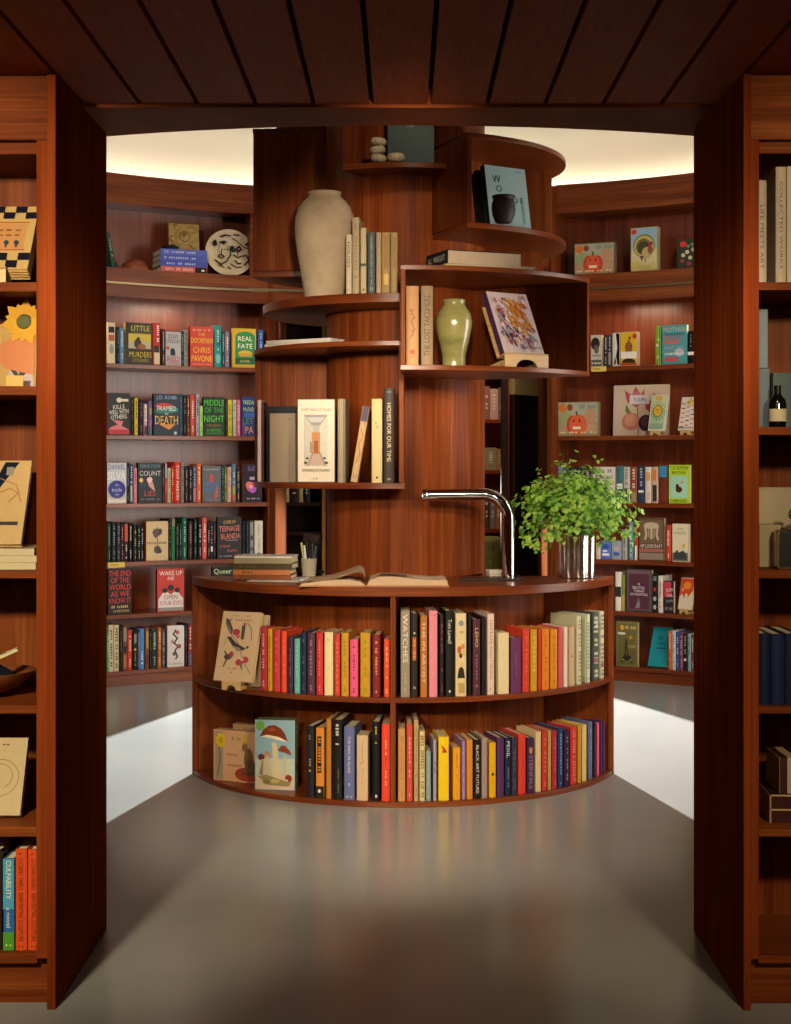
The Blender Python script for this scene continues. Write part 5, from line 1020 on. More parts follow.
def on_right(u): # height along the right page
    for (a, b_), (c_, d_) in zip(right, right[1:]):
        if a <= u <= c_: return b_ + (d_ - b_) * (u - a) / (c_ - a)
    return .02
def patch(x0, x1, y0, y1, col):
    n = 10; vs = []
    for i in range(n + 1):
        u = x0 + (x1 - x0) * i / n; z = on_right(u) + .0012; vs += [(u, y0, z), (u, y1, z)]
    pic.add(vs, [(2*i, 2*i+2, 2*i+3, 2*i+1) for i in range(n)], mat(col, .6))
patch(.05, .16, -.05, .08, '#6a5548'); patch(.075, .12, -.06, .02, '#3a302a'); patch(.185, .26, -.07, .03, '#c9b4a0')
pic.build('printed_picture', ob, smooth=40)
# pen cup
cup = thing('pen_cup', 'small frosted cup holding pens on the counter, left of the column', 'cup', (PX(309, 6.42), 6.42, ZC + .0005))
frost = mat('#cfc6b0', .25, 0, .5, .55)
MB().lathe([(.026, 0), (.0285, .003), (.033, .076), (.0315, .0765), (.027, .006), (.01, .005)], frost, 32).build('cup_body', cup)
for i, (cc, a, tl, l) in enumerate([('#b8b470', 3.0, .22, .135), ('#2a2a2c', 1.95, .18, .14), ('#c8ccd0', 4.1, .22, .125), ('#22222a', 5.15, .2, .13), ('#3a4a5a', .1, .2, .12), ('#8a7a4a', 1.0, .12, .128)]):
    d = Vector((math.cos(a) * math.sin(tl), math.sin(a) * math.sin(tl), math.cos(tl))); b0 = Vector((.011 * math.cos(a), .011 * math.sin(a), .008)); d = Vector((math.cos(a) * math.sin(tl*.75), math.sin(a) * math.sin(tl*.75), math.cos(tl*.75)))
    p = MB(); p.tube([b0, b0 + d * l * .9, b0 + d * l], .0042, mat(cc, .35), 8)
    o = p.build('pen', loc=(PX(309, 6.42), 6.42, ZC + .0005))
    tag(o, ['olive pen leaning left in the frosted cup', 'black pen leaning back in the frosted cup', 'silver pen leaning in the frosted cup', 'dark pen leaning forward in the frosted cup', 'blue grey pen upright in the frosted cup', 'brass coloured pen in the frosted cup'][i], 'pen', 'pens in the frosted cup')
# tablet screen edge on
tb_ = thing('tablet_screen', 'black tablet screen seen nearly edge on behind the pen cup', 'tablet', (-.412, 6.63, ZC + .0005), (0, 0, rad(-68)))
MB().box(-.11, .11, 0, .012, .012, .17, mat('#0c0c0e', .25)).box(-.105, .105, -.001, 0, .017, .165, mat('#050506', .08)).build('screen', tb_).rotation_euler = (-.12, 0, 0)
MB().box(-.05, .05, -.02, .06, 0, .012, mat('#18181a', .4)).build('base', tb_)
# lamp
lx, ly = PX(508.5, 6.24), 6.24
lp = thing('table_lamp', 'thick chrome tube lamp bent over the counter beside the column', 'lamp', (lx, ly, ZC + .0005))
base = MB(); base.prism([(-.20 + .0, -.055), (.055, -.065), (.06, .05), (-.195, .06)], 0, .010, mat('#2b2523', .25)); base.build('base_plate', lp, bevel=.002, smooth=0)
zt = PZ(494.5, ly) - ZC; R = .105
pts = [(0, 0, .010), (0, 0, .06), (0, 0, .15), (0, 0, zt - R)]
for i in range(1, 15):
    a = PI/2 * i / 14; pts.append((-R + R*math.cos(a), 0, zt - R + R*math.sin(a)))
pts += [(-.16, -.003, zt), (-.25, -.006, zt - .001), (PX(424, ly) - lx, -.01, zt - .003)]
arm = MB().tube(pts, .0245, CHROME, 36).build('tube_arm', lp, smooth=50)
ex = PX(424, ly) - lx
M = Matrix.Translation((ex, -.01, zt - .003)) @ Matrix.Rotation(-PI/2, 4, 'Y')
MB().lathe([(.0245, -.012), (.027, -.01), (.027, .006), (.022, .006), (.021, -.002)], CHROME, 36, M).build('end_ring', arm)
MB().lathe([(.021, -.004), (.02, .003), (.004, .004)], mat('#14110f', .3), 30, M).build('lamp_opening', arm)
tag(MB().box(-.05, .0, -.02, .04, 0, .014, mat('#b9b0a0', .6)).box(-.052, .002, -.022, .042, .014, .026, mat('#c6bfb0', .6)).build('note_pad', loc=(PX(500, 6.47), 6.47, ZC + .0005), rot=(0, 0, .2), smooth=0), 'small pale note pad behind the chrome lamp foot', 'note pad')
# plant in a lobed silver vase
vx, vy = PX(576.5, 6.36), 6.36
vz = MB(); n = 96; prof = [(.070, 0), (.076, .004), (.078, .03), (.079, .10), (.080, .165), (.082, .178), (.079, .180), (.075, .17), (.072, .02)]
vs = []; fs = []
for (r, z) in prof:
    for i in range(n):
        a = 2*PI*i/n; q = r * (.84 + .2 * abs(math.sin(3.5 * a + .4)) ** .6); vs.append((q*math.cos(a), q*math.sin(a), z))
for j in range(len(prof) - 1):
    for i in range(n):
        a = j*n+i; b_ = j*n+(i+1) % n; fs.append((a, b_, b_+n, a+n))
fs.append(tuple(range(n-1, -1, -1))); fs.append(tuple((len(prof)-1)*n+i for i in range(n)))
vz.add(vs, fs, mat('#d6d0c8', .2, 1))
tag(vz.build('fluted_vase', loc=(vx, vy, ZC + .0005), smooth=40), 'shiny silver fluted vase holding the green plant on the counter', 'vase')
pl = thing('leafy_plant', 'bushy bright green plant with small round leaves in the silver vase', 'plant', (vx, vy, ZC + .02))
def leafmat(nm, c1, c2):
    m = bpy.data.materials.new(nm); m.use_nodes = True; nt = m.node_tree; b = nt.nodes['Principled BSDF']
    tc = nt.nodes.new('ShaderNodeTexCoord'); nz = nt.nodes.new('ShaderNodeTexNoise'); nz.inputs['Scale'].default_value = 30
    nt.links.new(tc.outputs['Object'], nz.inputs['Vector'])
    mx = nt.nodes.new('ShaderNodeMix'); mx.data_type = 'RGBA'; mx.inputs['A'].default_value = lin(c1); mx.inputs['B'].default_value = lin(c2)
    nt.links.new(nz.outputs['Fac'], mx.inputs['Factor']); nt.links.new(mx.outputs['Result'], b.inputs['Base Color'])
    b.inputs['Roughness'].default_value = .45
    tr = nt.nodes.new('ShaderNodeBsdfTranslucent'); nt.links.new(mx.outputs['Result'], tr.inputs['Color'])
    ms = nt.nodes.new('ShaderNodeMixShader'); ms.inputs[0].default_value = .35
    nt.links.new(b.outputs[0], ms.inputs[1]); nt.links.new(tr.outputs[0], ms.inputs[2]); nt.links.new(ms.outputs[0], nt.nodes['Material Output'].inputs['Surface'])
    return m
LM = [leafmat('leaf_light', '#93bd45', '#b9dc62'), leafmat('leaf_mid', '#6aa035', '#8fbf48'), leafmat('leaf_deep', '#3a7020', '#55922f')]
rg = random.Random(21); fo = MB(); stems = MB(); gm = mat('#5f7a34', .5)
zc = PZ(510, vy) - ZC - .02
def leaf(p, r, nrm, m):
    nrm = nrm.normalized(); t = nrm.cross(Vector((0, 0, 1)));
    if t.length < .1: t = Vector((1, 0, 0))
    t.normalize(); b_ = nrm.cross(t); w = rg.uniform(0, 2*PI); t, b_ = t*math.cos(w) + b_*math.sin(w), b_*math.cos(w) - t*math.sin(w)
    vs = [tuple(p + nrm * r * .12)]
    K = 15
    for i in range(K):
        a = 2*PI*i/K; q = r * (.84 + .16 * math.cos(3*a)); vs.append(tuple(p + t*q*math.cos(a) + b_*q*math.sin(a) - nrm * r * .1 * (1 if i % 5 else 0)))
    fo.add(vs, [(0, 1+i, 1+(i+1) % K) for i in range(K)], m)
sprays = []
for i in range(235):
    for _ in range(50):
        d = Vector((rg.gauss(0, 1), rg.gauss(0, 1), rg.gauss(.15, 1))).normalized()
        if d.z > -.55: break
    k = rg.uniform(.5, 1.0)
    lump = 1 + .13 * math.sin(5 * math.atan2(d.y, d.x) + 3 * d.z) + .1 * math.sin(9 * d.x + 4 * d.z)
    sprays.append(Vector((d.x * .228, d.y * .19, zc + d.z * .158)) * 1 if k > 2 else Vector((d.x * .222 * k * lump - .006, d.y * .19 * k * lump, zc + d.z * .162 * k * lump)))
for s_ in [(-.215, -.06, zc - .1), (-.19, -.1, zc - .125), (-.15, -.08, zc - .14), (-.24, -.02, zc + .03), (-.07, -.1, zc + .17), (.06, -.06, zc + .175), (-.05, 0, zc + .19), (.235, -.05, zc - .02), (.24, -.03, zc - .08), (.2, -.1, zc - .1), (-.11, -.13, zc - .11), (.12, -.14, zc - .11)]:
    sprays.append(Vector(s_))
for sp in sprays:
    a = math.atan2(sp.y, sp.x); r0 = .035
    st_ = Vector((r0 * math.cos(a), r0 * math.sin(a), .15)); rim = Vector((.05 * math.cos(a), .05 * math.sin(a), .19)); mid = rim.lerp(sp, .5); mid.z = max(mid.z + .04, .21)
    stems.tube([(r0*.5*math.cos(a), r0*.5*math.sin(a), .005), st_, rim, mid, sp], .0015, gm, 5)
    for j in range(rg.randint(9, 14)):
        off = Vector((rg.gauss(0, .021), rg.gauss(0, .021), rg.gauss(0, .019)))
        p = sp + off; out = (p - Vector((0, 0, zc - .05))).normalized() + Vector((rg.gauss(0, .5), rg.gauss(0, .5) - .3, rg.gauss(.5, .4)))
        k = (p - Vector((0, 0, zc))).length
        leaf(p, rg.uniform(.0085, .0158), out, LM[0] if rg.random() < .5 else LM[1] if rg.random() < .7 else LM[2])
fo.build('foliage', pl, smooth=0); stems.build('stem', pl)
# ------------------------------------------------------------------ front bookcases either side of the portal
def front_case(sd, shelf_px, label):
    t = thing('bookcase', label, 'bookcase', (0, 0, 0), group='front bookcases')
    def b(nm, *bx, m=WHM, bevel=.0015):
        mb = MB()
        for q in bx:
            x0, x1 = sorted((q[0], q[1])); mb.box(x0, x1, *q[2:], m)
        return mb.build(nm, t, bevel=bevel, smooth=30)
    if sd < 0: xi, xj, xk, xe, yf, yb = -.829, -.850, -.878, -1.75, 3.675, 4.308
    else: xi, xj, xk, xe, yf, yb = .811, .829, .851, 1.75, 3.668, 4.297
    b('jamb_panel', (xi, xj, yf, yb, 0, 2.232), m=WM)
    b('side_panel', (xj, xk, yf + .012, 4.03, .118, 2.078), m=WM)
    b('side_panel', (xe, xe - sd * .02, yf + .012, 4.03, 0, 2.232), m=WV)
    b('fascia', (xj, xe, yf + .012, yf + .04, 2.078, 2.232))
    b('plinth', (xj, xe, yf + .05, yf + .07, 0, .118))
    b('back_panel', (xj, xe, 4.03, 4.05, 0, 2.232), m=WV, bevel=0)
    zs = []
    for (y0, y1) in shelf_px:
        z1 = PZ(y0, yf + .02); z0 = PZ(y1, yf + .02); b('shelf', (xk, xe, yf + .022, 4.03, z0, z1)); zs.append(z1)
    b('shelf', (xk, xe, yf + .04, 4.03, 2.05, 2.078))
    return zs
ZL = front_case(-1, [(282, 291.5), (386, 395), (571.6, 578.5), (705.6, 714), (827, 837), (954, 964)], 'cherry wood bookcase at the left edge, forming the left side of the portal')
ZR = front_case(1, [(282, 290), (427, 435), (570, 578.5), (707, 714), (830, 837), (956, 964)], 'cherry wood bookcase at the right edge, forming the right side of the portal')
S = 3.72 / F
GL = 'books on the left front bookcase'; GR = 'things on the right front bookcase'
# left, top shelf: fan of chequered magazines on an easel
z = ZL[0]; lean = .62
chk = [('r', 0, 0, 1, 1, '#c9a56a'), ('r', .05, .3, .93, .72, '#c98f5c'), ('l', [(.04, .74), (.94, .74)], .012, '#b04a38'), ('l', [(.04, .3), (.94, .3)], .012, '#b04a38'), ('h', .5, .6, .9, .63, 5, '#8a5a34', 1), ('h', .5, .52, .9, .55, 5, '#8a5a34', 2)]
for r_ in range(2):
    for i in range(10):
        if (i + r_) % 2 == 0: chk += [('r', i*.1, .87 - .1*r_ + .02, i*.1 + .1, .97 - .1*r_ + .02, '#1c1a26'), ('r', i*.1, .02 + .11*r_, i*.1 + .1, .13 + .11*r_, '#1c1a26')]
for i in range(5): chk += [('e', .5 + .09*i, .4, .02, .035, '#3a4a5a'), ('l', [(.5 + .09*i, .4), (.5 + .09*i, .33)], .01, '#3a4a5a')]
xe = PX(22, 3.74)
s, hh = book_stand((xe - .16, 3.78, z), 0, .22, .21, lean, 'dark wooden easel under the chequered magazines', .14, .045, .041)
pos = Vector((xe - .14, 3.792, z + hh + .0022))
nr = Vector((0, math.cos(lean), -math.sin(lean)))
for i in range(4):
    p = pos + nr * (.0095 * i) + Vector((0, 0, 0))
    o = face_book((0, 0, 0), 0, .28, .215, .009, '#c9a56a' if i == 0 else '#b58f5c', chk if i == 0 else [], ['front magazine with a black chequered border on the top left easel', 'second magazine behind the chequered front one', 'third magazine behind the chequered front one', 'rearmost magazine behind the chequered front one'][i], 'chequered magazines', lean=lean, page='#d8b478')
    o.location = p
# left, second shelf: sunflower collage card
z = ZL[1]; X = PX(0, 3.8)
cut = thing('flower_cutout', 'yellow sunflower and vase paper cutout artwork on the left front bookcase', 'artwork', (X, 3.80, z + .0006), (-.12, 0, 0))
bk = MB(); bk.box(-.13, .088, 0, .004, 0, .16, mat('#b08a52', .7)); bk.box(-.10, -.01, -.002, 0, .04, .15, mat('#c9a050', .7))
bk.decal([('p', [(.1, 0), (.5, 0), (.5, .2), (.45, .5), (.3, .62), (.15, .45)], '#6a2018'), ('e', .8, .62, .06, .1, '#8a7a80'), ('l', [(.8, .55), (.8, .3)], .02, '#6a4a44'), ('p', [(.68, .1), (.72, .42), (.8, .2), (.9, .46), (.96, .1)], '#1e1a22'), ('p', [(.66, .02), (.98, .02), (.95, .3), (.8, .12), (.7, .3)], '#a8949a'), ('e', .35, .12, .1, .1, '#4a4a58'), ('e', .5, .14, .08, .08, '#b8b0a8'), ('e', .82, .12, .05, .06, '#b8a040'), ('p', [(.5, .5), (.62, .72), (.98, .98), (.98, .2), (.66, .3)], '#b8693c')], .218, .16, x0=-.13)
bk.build('card', cut, smooth=0)
fl = MB(); cx_, cz_ = .056, .165
for i in range(14):
    a = 2*PI*i/14 + .15; L_a = .054 * (1.1 if i % 2 else .92)
    M = Matrix.Translation((cx_, -.001 - .0004 * i, cz_)) @ Matrix.Rotation(-a, 4, 'Y')
    fl.add([(.012, 0, -.013), (L_a * .55, -.002, -.017), (L_a, 0, 0), (L_a * .55, -.002, .017), (.012, 0, .013), (.012, .004, 0)], [(0, 1, 2, 3, 4), (5, 1, 0), (5, 2, 1), (5, 3, 2), (5, 4, 3)], mat('#c8912c', .7), M)
fl.build('petals', cut, smooth=0)
MB().lathe([(.02, 0), (.016, .006), (.004, .009)], mat('#5a5a34', .7), 20, Matrix.Translation((cx_, -.004, cz_)) @ Matrix.Rotation(PI/2, 4, 'X')).build('flower_centre', cut)
tag(MB().box(-.021, .021, 0, .002, 0, .028, mat('#c9a25c', .6)).build('price_card', loc=(PX(14, 3.74), 3.745, z + .0006), rot=(-.1, 0, 0), smooth=0), 'small blank yellow card in front of the sunflower cutout', 'card')
# left, third shelf: stack of white books with a leaning patterned book
z = ZL[2]; X = PX(35, 3.75) - .15
zz = z
for i in range(3):
    flat_book((X + .004 * (i % 2), 3.76, zz), 0, .30 - .004 * i, .2, .0165, '#b8a684', [], ['pale book lowest under the leaning blue patterned book', 'pale book in the middle under the leaning blue patterned book', 'pale book topmost under the leaning blue patterned book'][i], 'pale books stacked on the left front bookcase', page='#cbb893'); zz += .0172
lean = .5
blue = [('r', 0, 0, 1, 1, '#bb9a6a'), ('p', [(.78, .98), (.9, .98), (.74, .62), (.64, .5), (.56, .52), (.7, .7)], '#12182c'), ('e', .6, .52, .12, .1, '#12182c'), ('r', .8, .82, .86, .92, '#8a8478'), ('l', [(.72, .8), (.9, .7), (.95, .5)], .008, '#a86a4a'), ('l', [(.75, .6), (.85, .66), (.92, .6), (.85, .5)], .008, '#a86a4a'), ('r', .3, .36, .76, .41, '#12141c'), ('r', .3, .31, .78, .355, '#8a2a1c'), ('r', .3, .27, .8, .305, '#c8902c'), ('r', .3, .22, .95, .26, '#3a3438'), ('h', .3, .14, .8, .2, 7, '#1a1820', 3), ('h', .3, .06, .6, .09, 5, '#3a3434', 4)]
xe = PX(21, 3.80)
o = face_book((xe - .15, 3.80, zz), 0, .30, .235, .016, '#bb9a6a', blue, 'tan book with a dark blue brushed ribbon, leaning above the pale stack', GL, lean=lean, page='#c9b084')
o.location.z = zz + .016 * math.sin(lean) + .001
# left, fourth shelf: bowl with dark cloth
z = ZL[3]; X = PX(33, 3.84) - .14
wb = thing('wooden_bowl', 'shallow turned wooden bowl on the left front bookcase', 'bowl', (X, 3.86, z + .0005))
MB().lathe([(.05, 0), (.055, .006), (.10, .022), (.132, .05), (.138, .062), (.134, .063), (.125, .05), (.09, .028), (.03, .016)], ramp_mat('bowl_wood', (12, 12, 40), [lin('#5a2c16'), lin('#8a4c26')], .4), 48).build('bowl_body', wb)
cl = MB(); rg = random.Random(5); n = 20; vs = []; fs = []
for i in range(n + 1):
    for j in range(n + 1):
        u = -1 + 2*i/n; v = -1 + 2*j/n; r = min(1, math.hypot(u, v)); k = 1 if math.hypot(u, v) < 1 else 1 / math.hypot(u, v)
        vs.append((u*k*.09, v*k*.09, .052 + .030*(1 - r**2) + .008*math.sin(5*u + 3*v) * (1-r) + .006*math.cos(7*v - 2*u) * (1-r)))
for i in range(n):
    for j in range(n): fs.append((i*(n+1)+j, (i+1)*(n+1)+j, (i+1)*(n+1)+j+1, i*(n+1)+j+1))
cl.add(vs, fs, mat('#14182a', .8)); o = cl.build('folded_cloth', loc=(X, 3.86, z + .001), smooth=60); m_ = o.modifiers.new('thickness', 'SOLIDIFY'); m_.thickness = .004
tag(o, 'dark navy cloth heaped in the wooden bowl', 'cloth')
o = MB().box(-.045, .045, -.012, .012, 0, .006, mat('#d0c29c', .6)).build('tag_card', loc=(PX(2, 3.84), 3.83, z + .098), rot=(.1, -.42, .2), smooth=0); tag(o, 'small cream card lying on the navy cloth in the bowl', 'card')
# left, fifth shelf: cream book with a line drawing
z = ZL[4]; lean = .45; xe = PX(20.5, 3.78)
draw = [('r', 0, 0, 1, 1, '#b39a70'), ('h', .45, .9, .8, .92, 8, '#5a4a34', 1), ('h', .55, .86, .64, .875, 3, '#5a4a34', 2)] + [('l', [(.72 + .22*math.cos(a*PI/9), .48 + .24*math.sin(a*PI/9)) for a in range(-6, 10)], .006, '#6a5638'), ('l', [(.72 + .15*math.cos(a*PI/9), .5 + .16*math.sin(a*PI/9)) for a in range(-3, 12)], .006, '#6a5638'), ('l', [(.6, .6), (.66, .5), (.62, .42), (.7, .4), (.66, .34)], .006, '#6a5638'), ('h', .66, .1, .72, .115, 2, '#5a4a34', 3)]
face_book((xe - .11, 3.775, z), 0, .22, .195, .02, '#b39a70', draw, 'cream book with a fine line drawing on the left front bookcase', GL, lean=lean)
# left, bottom shelf
z = ZL[5]; Y = 3.72
def fspine(x0, x1, yt, zb, col, art, lab, grp, d=.2):
    return spine_book((PX((x0 + x1)/2, Y), Y, zb), 0, (x1 - x0) * Y / F * .98, PZ(yt, Y) - zb, d, col, art, lab, grp)
fspine(3, 14.2, 859, z, '#2f5f96', [('r', -.06, .002, 1.06, .2, '#4a8a2a'), ('r', -.06, .45, 1.06, 1.0, '#4a8fb0'), ('s', 'CULPABILITY', .77, .42, .5, '#d8d8b8'), ('s', 'a novel', .36, .22, .4, '#c8ccd4'), ('h', .2, .05, .8, .07, 3, '#c8d86a', 2)], 'blue spine with a green foot beside the two orange spines', GL, .16)
for i, (a, b_) in enumerate(((15.2, 26.8), (27.6, 39.4))):
    fspine(a, b_, 849.5 + i * .5, z, '#cc4a20', [('s', 'LUCIANO FABRO  REINVENTING SCULPTURE', .5, .82, .42, '#5a1c10'), ('h', .25, .03, .75, .05, 3, '#8a2a14', 2), ('h', .25, .95, .75, .965, 3, '#8a2a14', 3)], ['orange red spine with dark capitals right of the blue and green one', 'orange red spine with dark capitals against the left front side panel'][i], GL, .22)
fspine(-14, 1.5, 850, z, '#2a1c18', [], 'dark spine at the left edge beside the blue and green one', GL, .2)
# right front bookcase
Y = 3.72
z = ZR[0]
fspine(757, 767, 180.5, z, '#a89684', [('s', 'LIFE MEETS ART', .45, .62, .4, '#4a4440')], 'slim white spine at the left of the right front top shelf', GR, .22)
fspine(776, 786.5, 167, z, '#b3a08c', [('s', 'COLLECTED WORKS', .5, .75, .35, '#4a4440')], 'tall white spine on the right front top shelf', GR, .22)
fspine(787.2, 800, 166.5, z, '#c0ac94', [], 'tall cream spine at the right edge of the top shelf', GR, .22)
z = ZR[1]
gb = mat('#5a6468', .6)
o = MB().box(-.028, .013, 0, .14, 0, .145, gb).build('gift_box', loc=(PX(765, 3.77), 3.775, z + .0006), bevel=.002, smooth=0); tag(o, 'dull grey box standing behind the wine bottle', 'box')
o = MB().box(-.026, .010, 0, .13, 0, .145, mat('#6a7478', .6)).build('gift_box', loc=(PX(765, 3.77), 3.78, z + .1466), bevel=.002, smooth=0); tag(o, 'lighter grey box stacked on the dull grey one', 'box')
o = MB().box(-.05, .08, 0, .1, 0, .14, mat('#4a5a58', .6)).build('gift_box', loc=(PX(795, 3.84), 3.86, z + .0006), bevel=.002, smooth=0); tag(o, 'grey green box at the right edge behind the wine bottle', 'box')
wine = thing('wine_bottle', 'small dark wine bottle with a cream label on the right front bookcase', 'bottle', (PX(777, 3.74), 3.735, z + .0006))
wbd = MB().lathe([(.018, 0), (.0205, .003), (.021, .012), (.021, .058), (.019, .066), (.011, .076), (.0085, .082), (.008, .092)], mat('#0c0a0c', .12, 0, .6), 36).build('bottle_body', wine)
MB().lathe([(.0086, .083), (.0086, .098), (.0094, .0985), (.0094, .101), (.004, .1015)], mat('#1d1416', .3), 24).build('capsule', wbd)
lb = MB(); lb.arc(.0212, .0216, -75, 75, .014, .044, mat('#bfae90', .6), cx=0, cy=0); lb.build('label', wbd)
z = ZR[2]
game_box((PX(785, 3.86), 3.86, z), 0, .135, .195, .04, '#98886c', [('h', .1, .3, .7, .32, 8, '#7a6a50', 2)], 'pale greige box behind the glass decanter', GR, cat='box', name='storage_box')
o = MB().box(-.055, .0, 0, .06, 0, .105, mat('#8f7f62', .5)).build('small_carton', loc=(PX(776, 3.75) + .02, 3.775, z + .0006), bevel=.002, smooth=0); tag(o, 'beige carton left of the glass decanter', 'box')
dec = thing('glass_decanter', 'square glass decanter with a stopper and black label at the right edge', 'decanter', (PX(797, 3.72), 3.715, z + .0006))
glass = mat('#d8c8a8', .05, 0, .6, .9)
g = MB(); g.box(-.048, .05, 0, .045, 0, .094, glass); dbd = g.build('decanter_body', dec, bevel=.006, smooth=30)
g = MB(); g.box(-.043, -.012, -.0012, -.0002, .006, .09, mat('#0f0d0c', .4)); g.box(-.012, .045, -.0012, -.0002, .006, .09, mat('#b39a6c', .5)); g.build('label', dbd, smooth=0)
g = MB(); g.lathe([(.036, .0945), (.034, .1), (.016, .107), (.011, .110), (.0105, .118)], glass, 28, Matrix.Translation((0, .022, 0))); g.build('neck', dec)
g = MB(); g.lathe([(.006, .118), (.014, .121), (.017, .131), (.013, .142), (.004, .145)], glass, 28, Matrix.Translation((0, .022, 0))); g.build('stopper', dec)
z = ZR[3]
fspine(759.5, 771, 634, z, '#101736', [], 'deep navy spine on the left of the right front fourth shelf', GR, .2)
fspine(771.4, 785, 634.5, z, '#141c44', [], 'wide royal navy spine in the right front fourth shelf', GR, .2)
fspine(785.4, 800, 634, z, '#10163a', [], 'navy spine at the right edge of the fourth shelf', GR, .2)
z = ZR[4]; Y2 = 3.76
zz = z
for i, (x0, t, lab) in enumerate(((770, .034, 'dark red box with cream edges, lowest of the right edge stack'), (770, .034, 'dark red box with cream edges, on top of the lowest one'))):
    w = .24; o = MB().box(0, w, 0, .2, 0, t, mat('#3a1512', .5)).box(-.001, w, -.0012, .0, t - .004, t, mat('#b89a6c', .5)).box(-.0012, .003, -.0012, .2, 0, t, mat('#a8865c', .5)).build('keepsake_box', loc=(PX(x0, Y2), Y2, zz + .0006), rot=(0, 0, -.05), smooth=0)
    tag(o, lab, 'box', 'dark red boxes'); zz += t + .0008
o = MB().box(0, .018, 0, .14, 0, .088, mat('#3a1a16', .5)).box(.018, .04, .0, .14, 0, .088, mat('#b59a74', .6)).box(-.001, .0, 0, .14, 0, .088, mat('#a8865c', .5)).build('keepsake_box', loc=(PX(781, Y2), Y2 + .01, zz + .0006), smooth=0); tag(o, 'dark red and cream box standing upright on the stack', 'box', 'dark red boxes')

# ------------------------------------------------------------------ glimpses of the room beyond the doorway
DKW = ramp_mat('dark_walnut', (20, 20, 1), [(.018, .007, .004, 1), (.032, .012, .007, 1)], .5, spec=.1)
def rear_unit(name, x0, x1, Y, levels, label, m):
    t = thing(name, label, 'bookcase', (0, 0, 0))
    MB().box(x0, x0 + .03, Y, Y + .3, 0, 2.4, m).build('side_panel', t); MB().box(x1 - .03, x1, Y, Y + .3, 0, 2.4, m).build('side_panel', t)
    MB().box(x0, x1, Y + .3, Y + .32, 0, 2.4, m).build('back_panel', t)
    for z in levels: MB().box(x0 + .03, x1 - .03, Y + .01, Y + .3, z - .025, z, m).build('shelf', t)
    return t
lv = [.09, .48, .82, 1.26, 1.64, 2.0, 2.38]
rear_unit('bookcase', .36, .80, 11.5, lv, 'bookcase in the far room seen right of the column', WM)
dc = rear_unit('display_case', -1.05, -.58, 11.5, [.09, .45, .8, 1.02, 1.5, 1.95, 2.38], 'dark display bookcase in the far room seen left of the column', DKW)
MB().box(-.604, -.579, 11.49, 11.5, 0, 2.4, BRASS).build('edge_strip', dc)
def far_books(y_shelf, xs, items, grp, where):
    X = xs
    for (w, h, col, lab) in items:
        spine_book((X + w/2, 11.53, y_shelf), 0, w, h, .15, col, [('b', .3, .3, .7, .85, 5, '#bba', int(w*1000))], lab + where, grp); X += w + .002
W = ' in the far room, right of the column'
far_books(2.0, .60, [(.05, .17, '#4a3a34', 'dark spine left of the white one'), (.04, .2, '#c8c4bc', 'white spine'), (.05, .21, '#b86a3a', 'orange spine')], 'books in the far room', W)
far_books(1.64, .60, [(.05, .25, '#8a5a54', 'dusty pink spine'), (.06, .23, '#b08a84', 'pale rose spine'), (.04, .24, '#6a4a44', 'brown spine')], 'books in the far room', W)
far_books(1.26, .56, [(.05, .1, '#b8923c', 'short golden spine'), (.09, .17, '#8a7a5c', 'thick khaki spine'), (.05, .16, '#9a6a3c', 'tan spine')], 'books in the far room', W)
far_books(.82, .60, [(.05, .28, '#4a3a3a', 'tall dark spine'), (.04, .27, '#7a6a68', 'grey brown spine'), (.04, .29, '#9a5a34', 'burnt orange spine')], 'books in the far room', W)
far_books(.48, .60, [(.05, .2, '#8a8070', 'grey spine'), (.04, .2, '#7a4030', 'reddish spine')], 'books in the far room', W)
W = ' in the dark far room case, left of the column'
far_books(1.02, -.93, [(.045, .2, '#1f1712', 'black spine'), (.03, .2, '#b59a5c', 'gilt spine'), (.07, .2, '#241a14', 'dark brown spine'), (.03, .19, '#a89060', 'pale gilt spine'), (.05, .2, '#1c1612', 'charcoal spine')], 'books in the far room', W)
# bronze framed black door standing open
dr = thing('glass_door', 'black glass door in a bronze frame standing open beyond the doorway', 'door', (.74, 10.45, 0), (0, 0, rad(58)))
BZ = mat('#6f5a3c', .32, 1)
MB().box(0, .42, -.02, .02, 1.78, 2.28, mat('#c8ab6c', .42, .6)).build('top_rail', dr); MB().box(0, .07, -.02, .02, .0, 1.78, BZ).build('stile', dr); MB().box(.37, .42, -.02, .02, 0, 1.78, BZ).build('stile', dr)
MB().box(.07, .37, -.006, .006, .08, 1.78, mat('#070607', .05, 0, .7)).build('glass_pane', dr); MB().box(.07, .37, -.02, .02, 0, .08, BZ).build('bottom_rail', dr)
tag(MB().box(.665, .712, 10.42, 10.5, 0, 2.3, DKW).build('door_post', bevel=.002, smooth=0), 'dark wooden post beside the open black glass door', 'post')
# olive chair
ch = thing('upholstered_chair', 'olive green upholstered chair in the far room right of the column', 'chair', (.43, 11.02, 0), (0, 0, .1))
ol = ramp_mat('olive_velvet', (60, 60, 60), [lin('#4a4418'), lin('#6a6226')], .85)
MB().box(-.26, .26, -.25, .25, .40, .50, ol).build('seat', ch, bevel=.03); MB().box(-.25, .25, -.27, -.17, .50, .80, ol).build('backrest', ch, bevel=.04)
for sx in (-1, 1):
    for sy in (-1, 1): MB().tube([(sx*.2, sy*.19, .41), (sx*.23, sy*.22, 0)], .018, DKW, 10, r_end=.012).build('leg', ch)

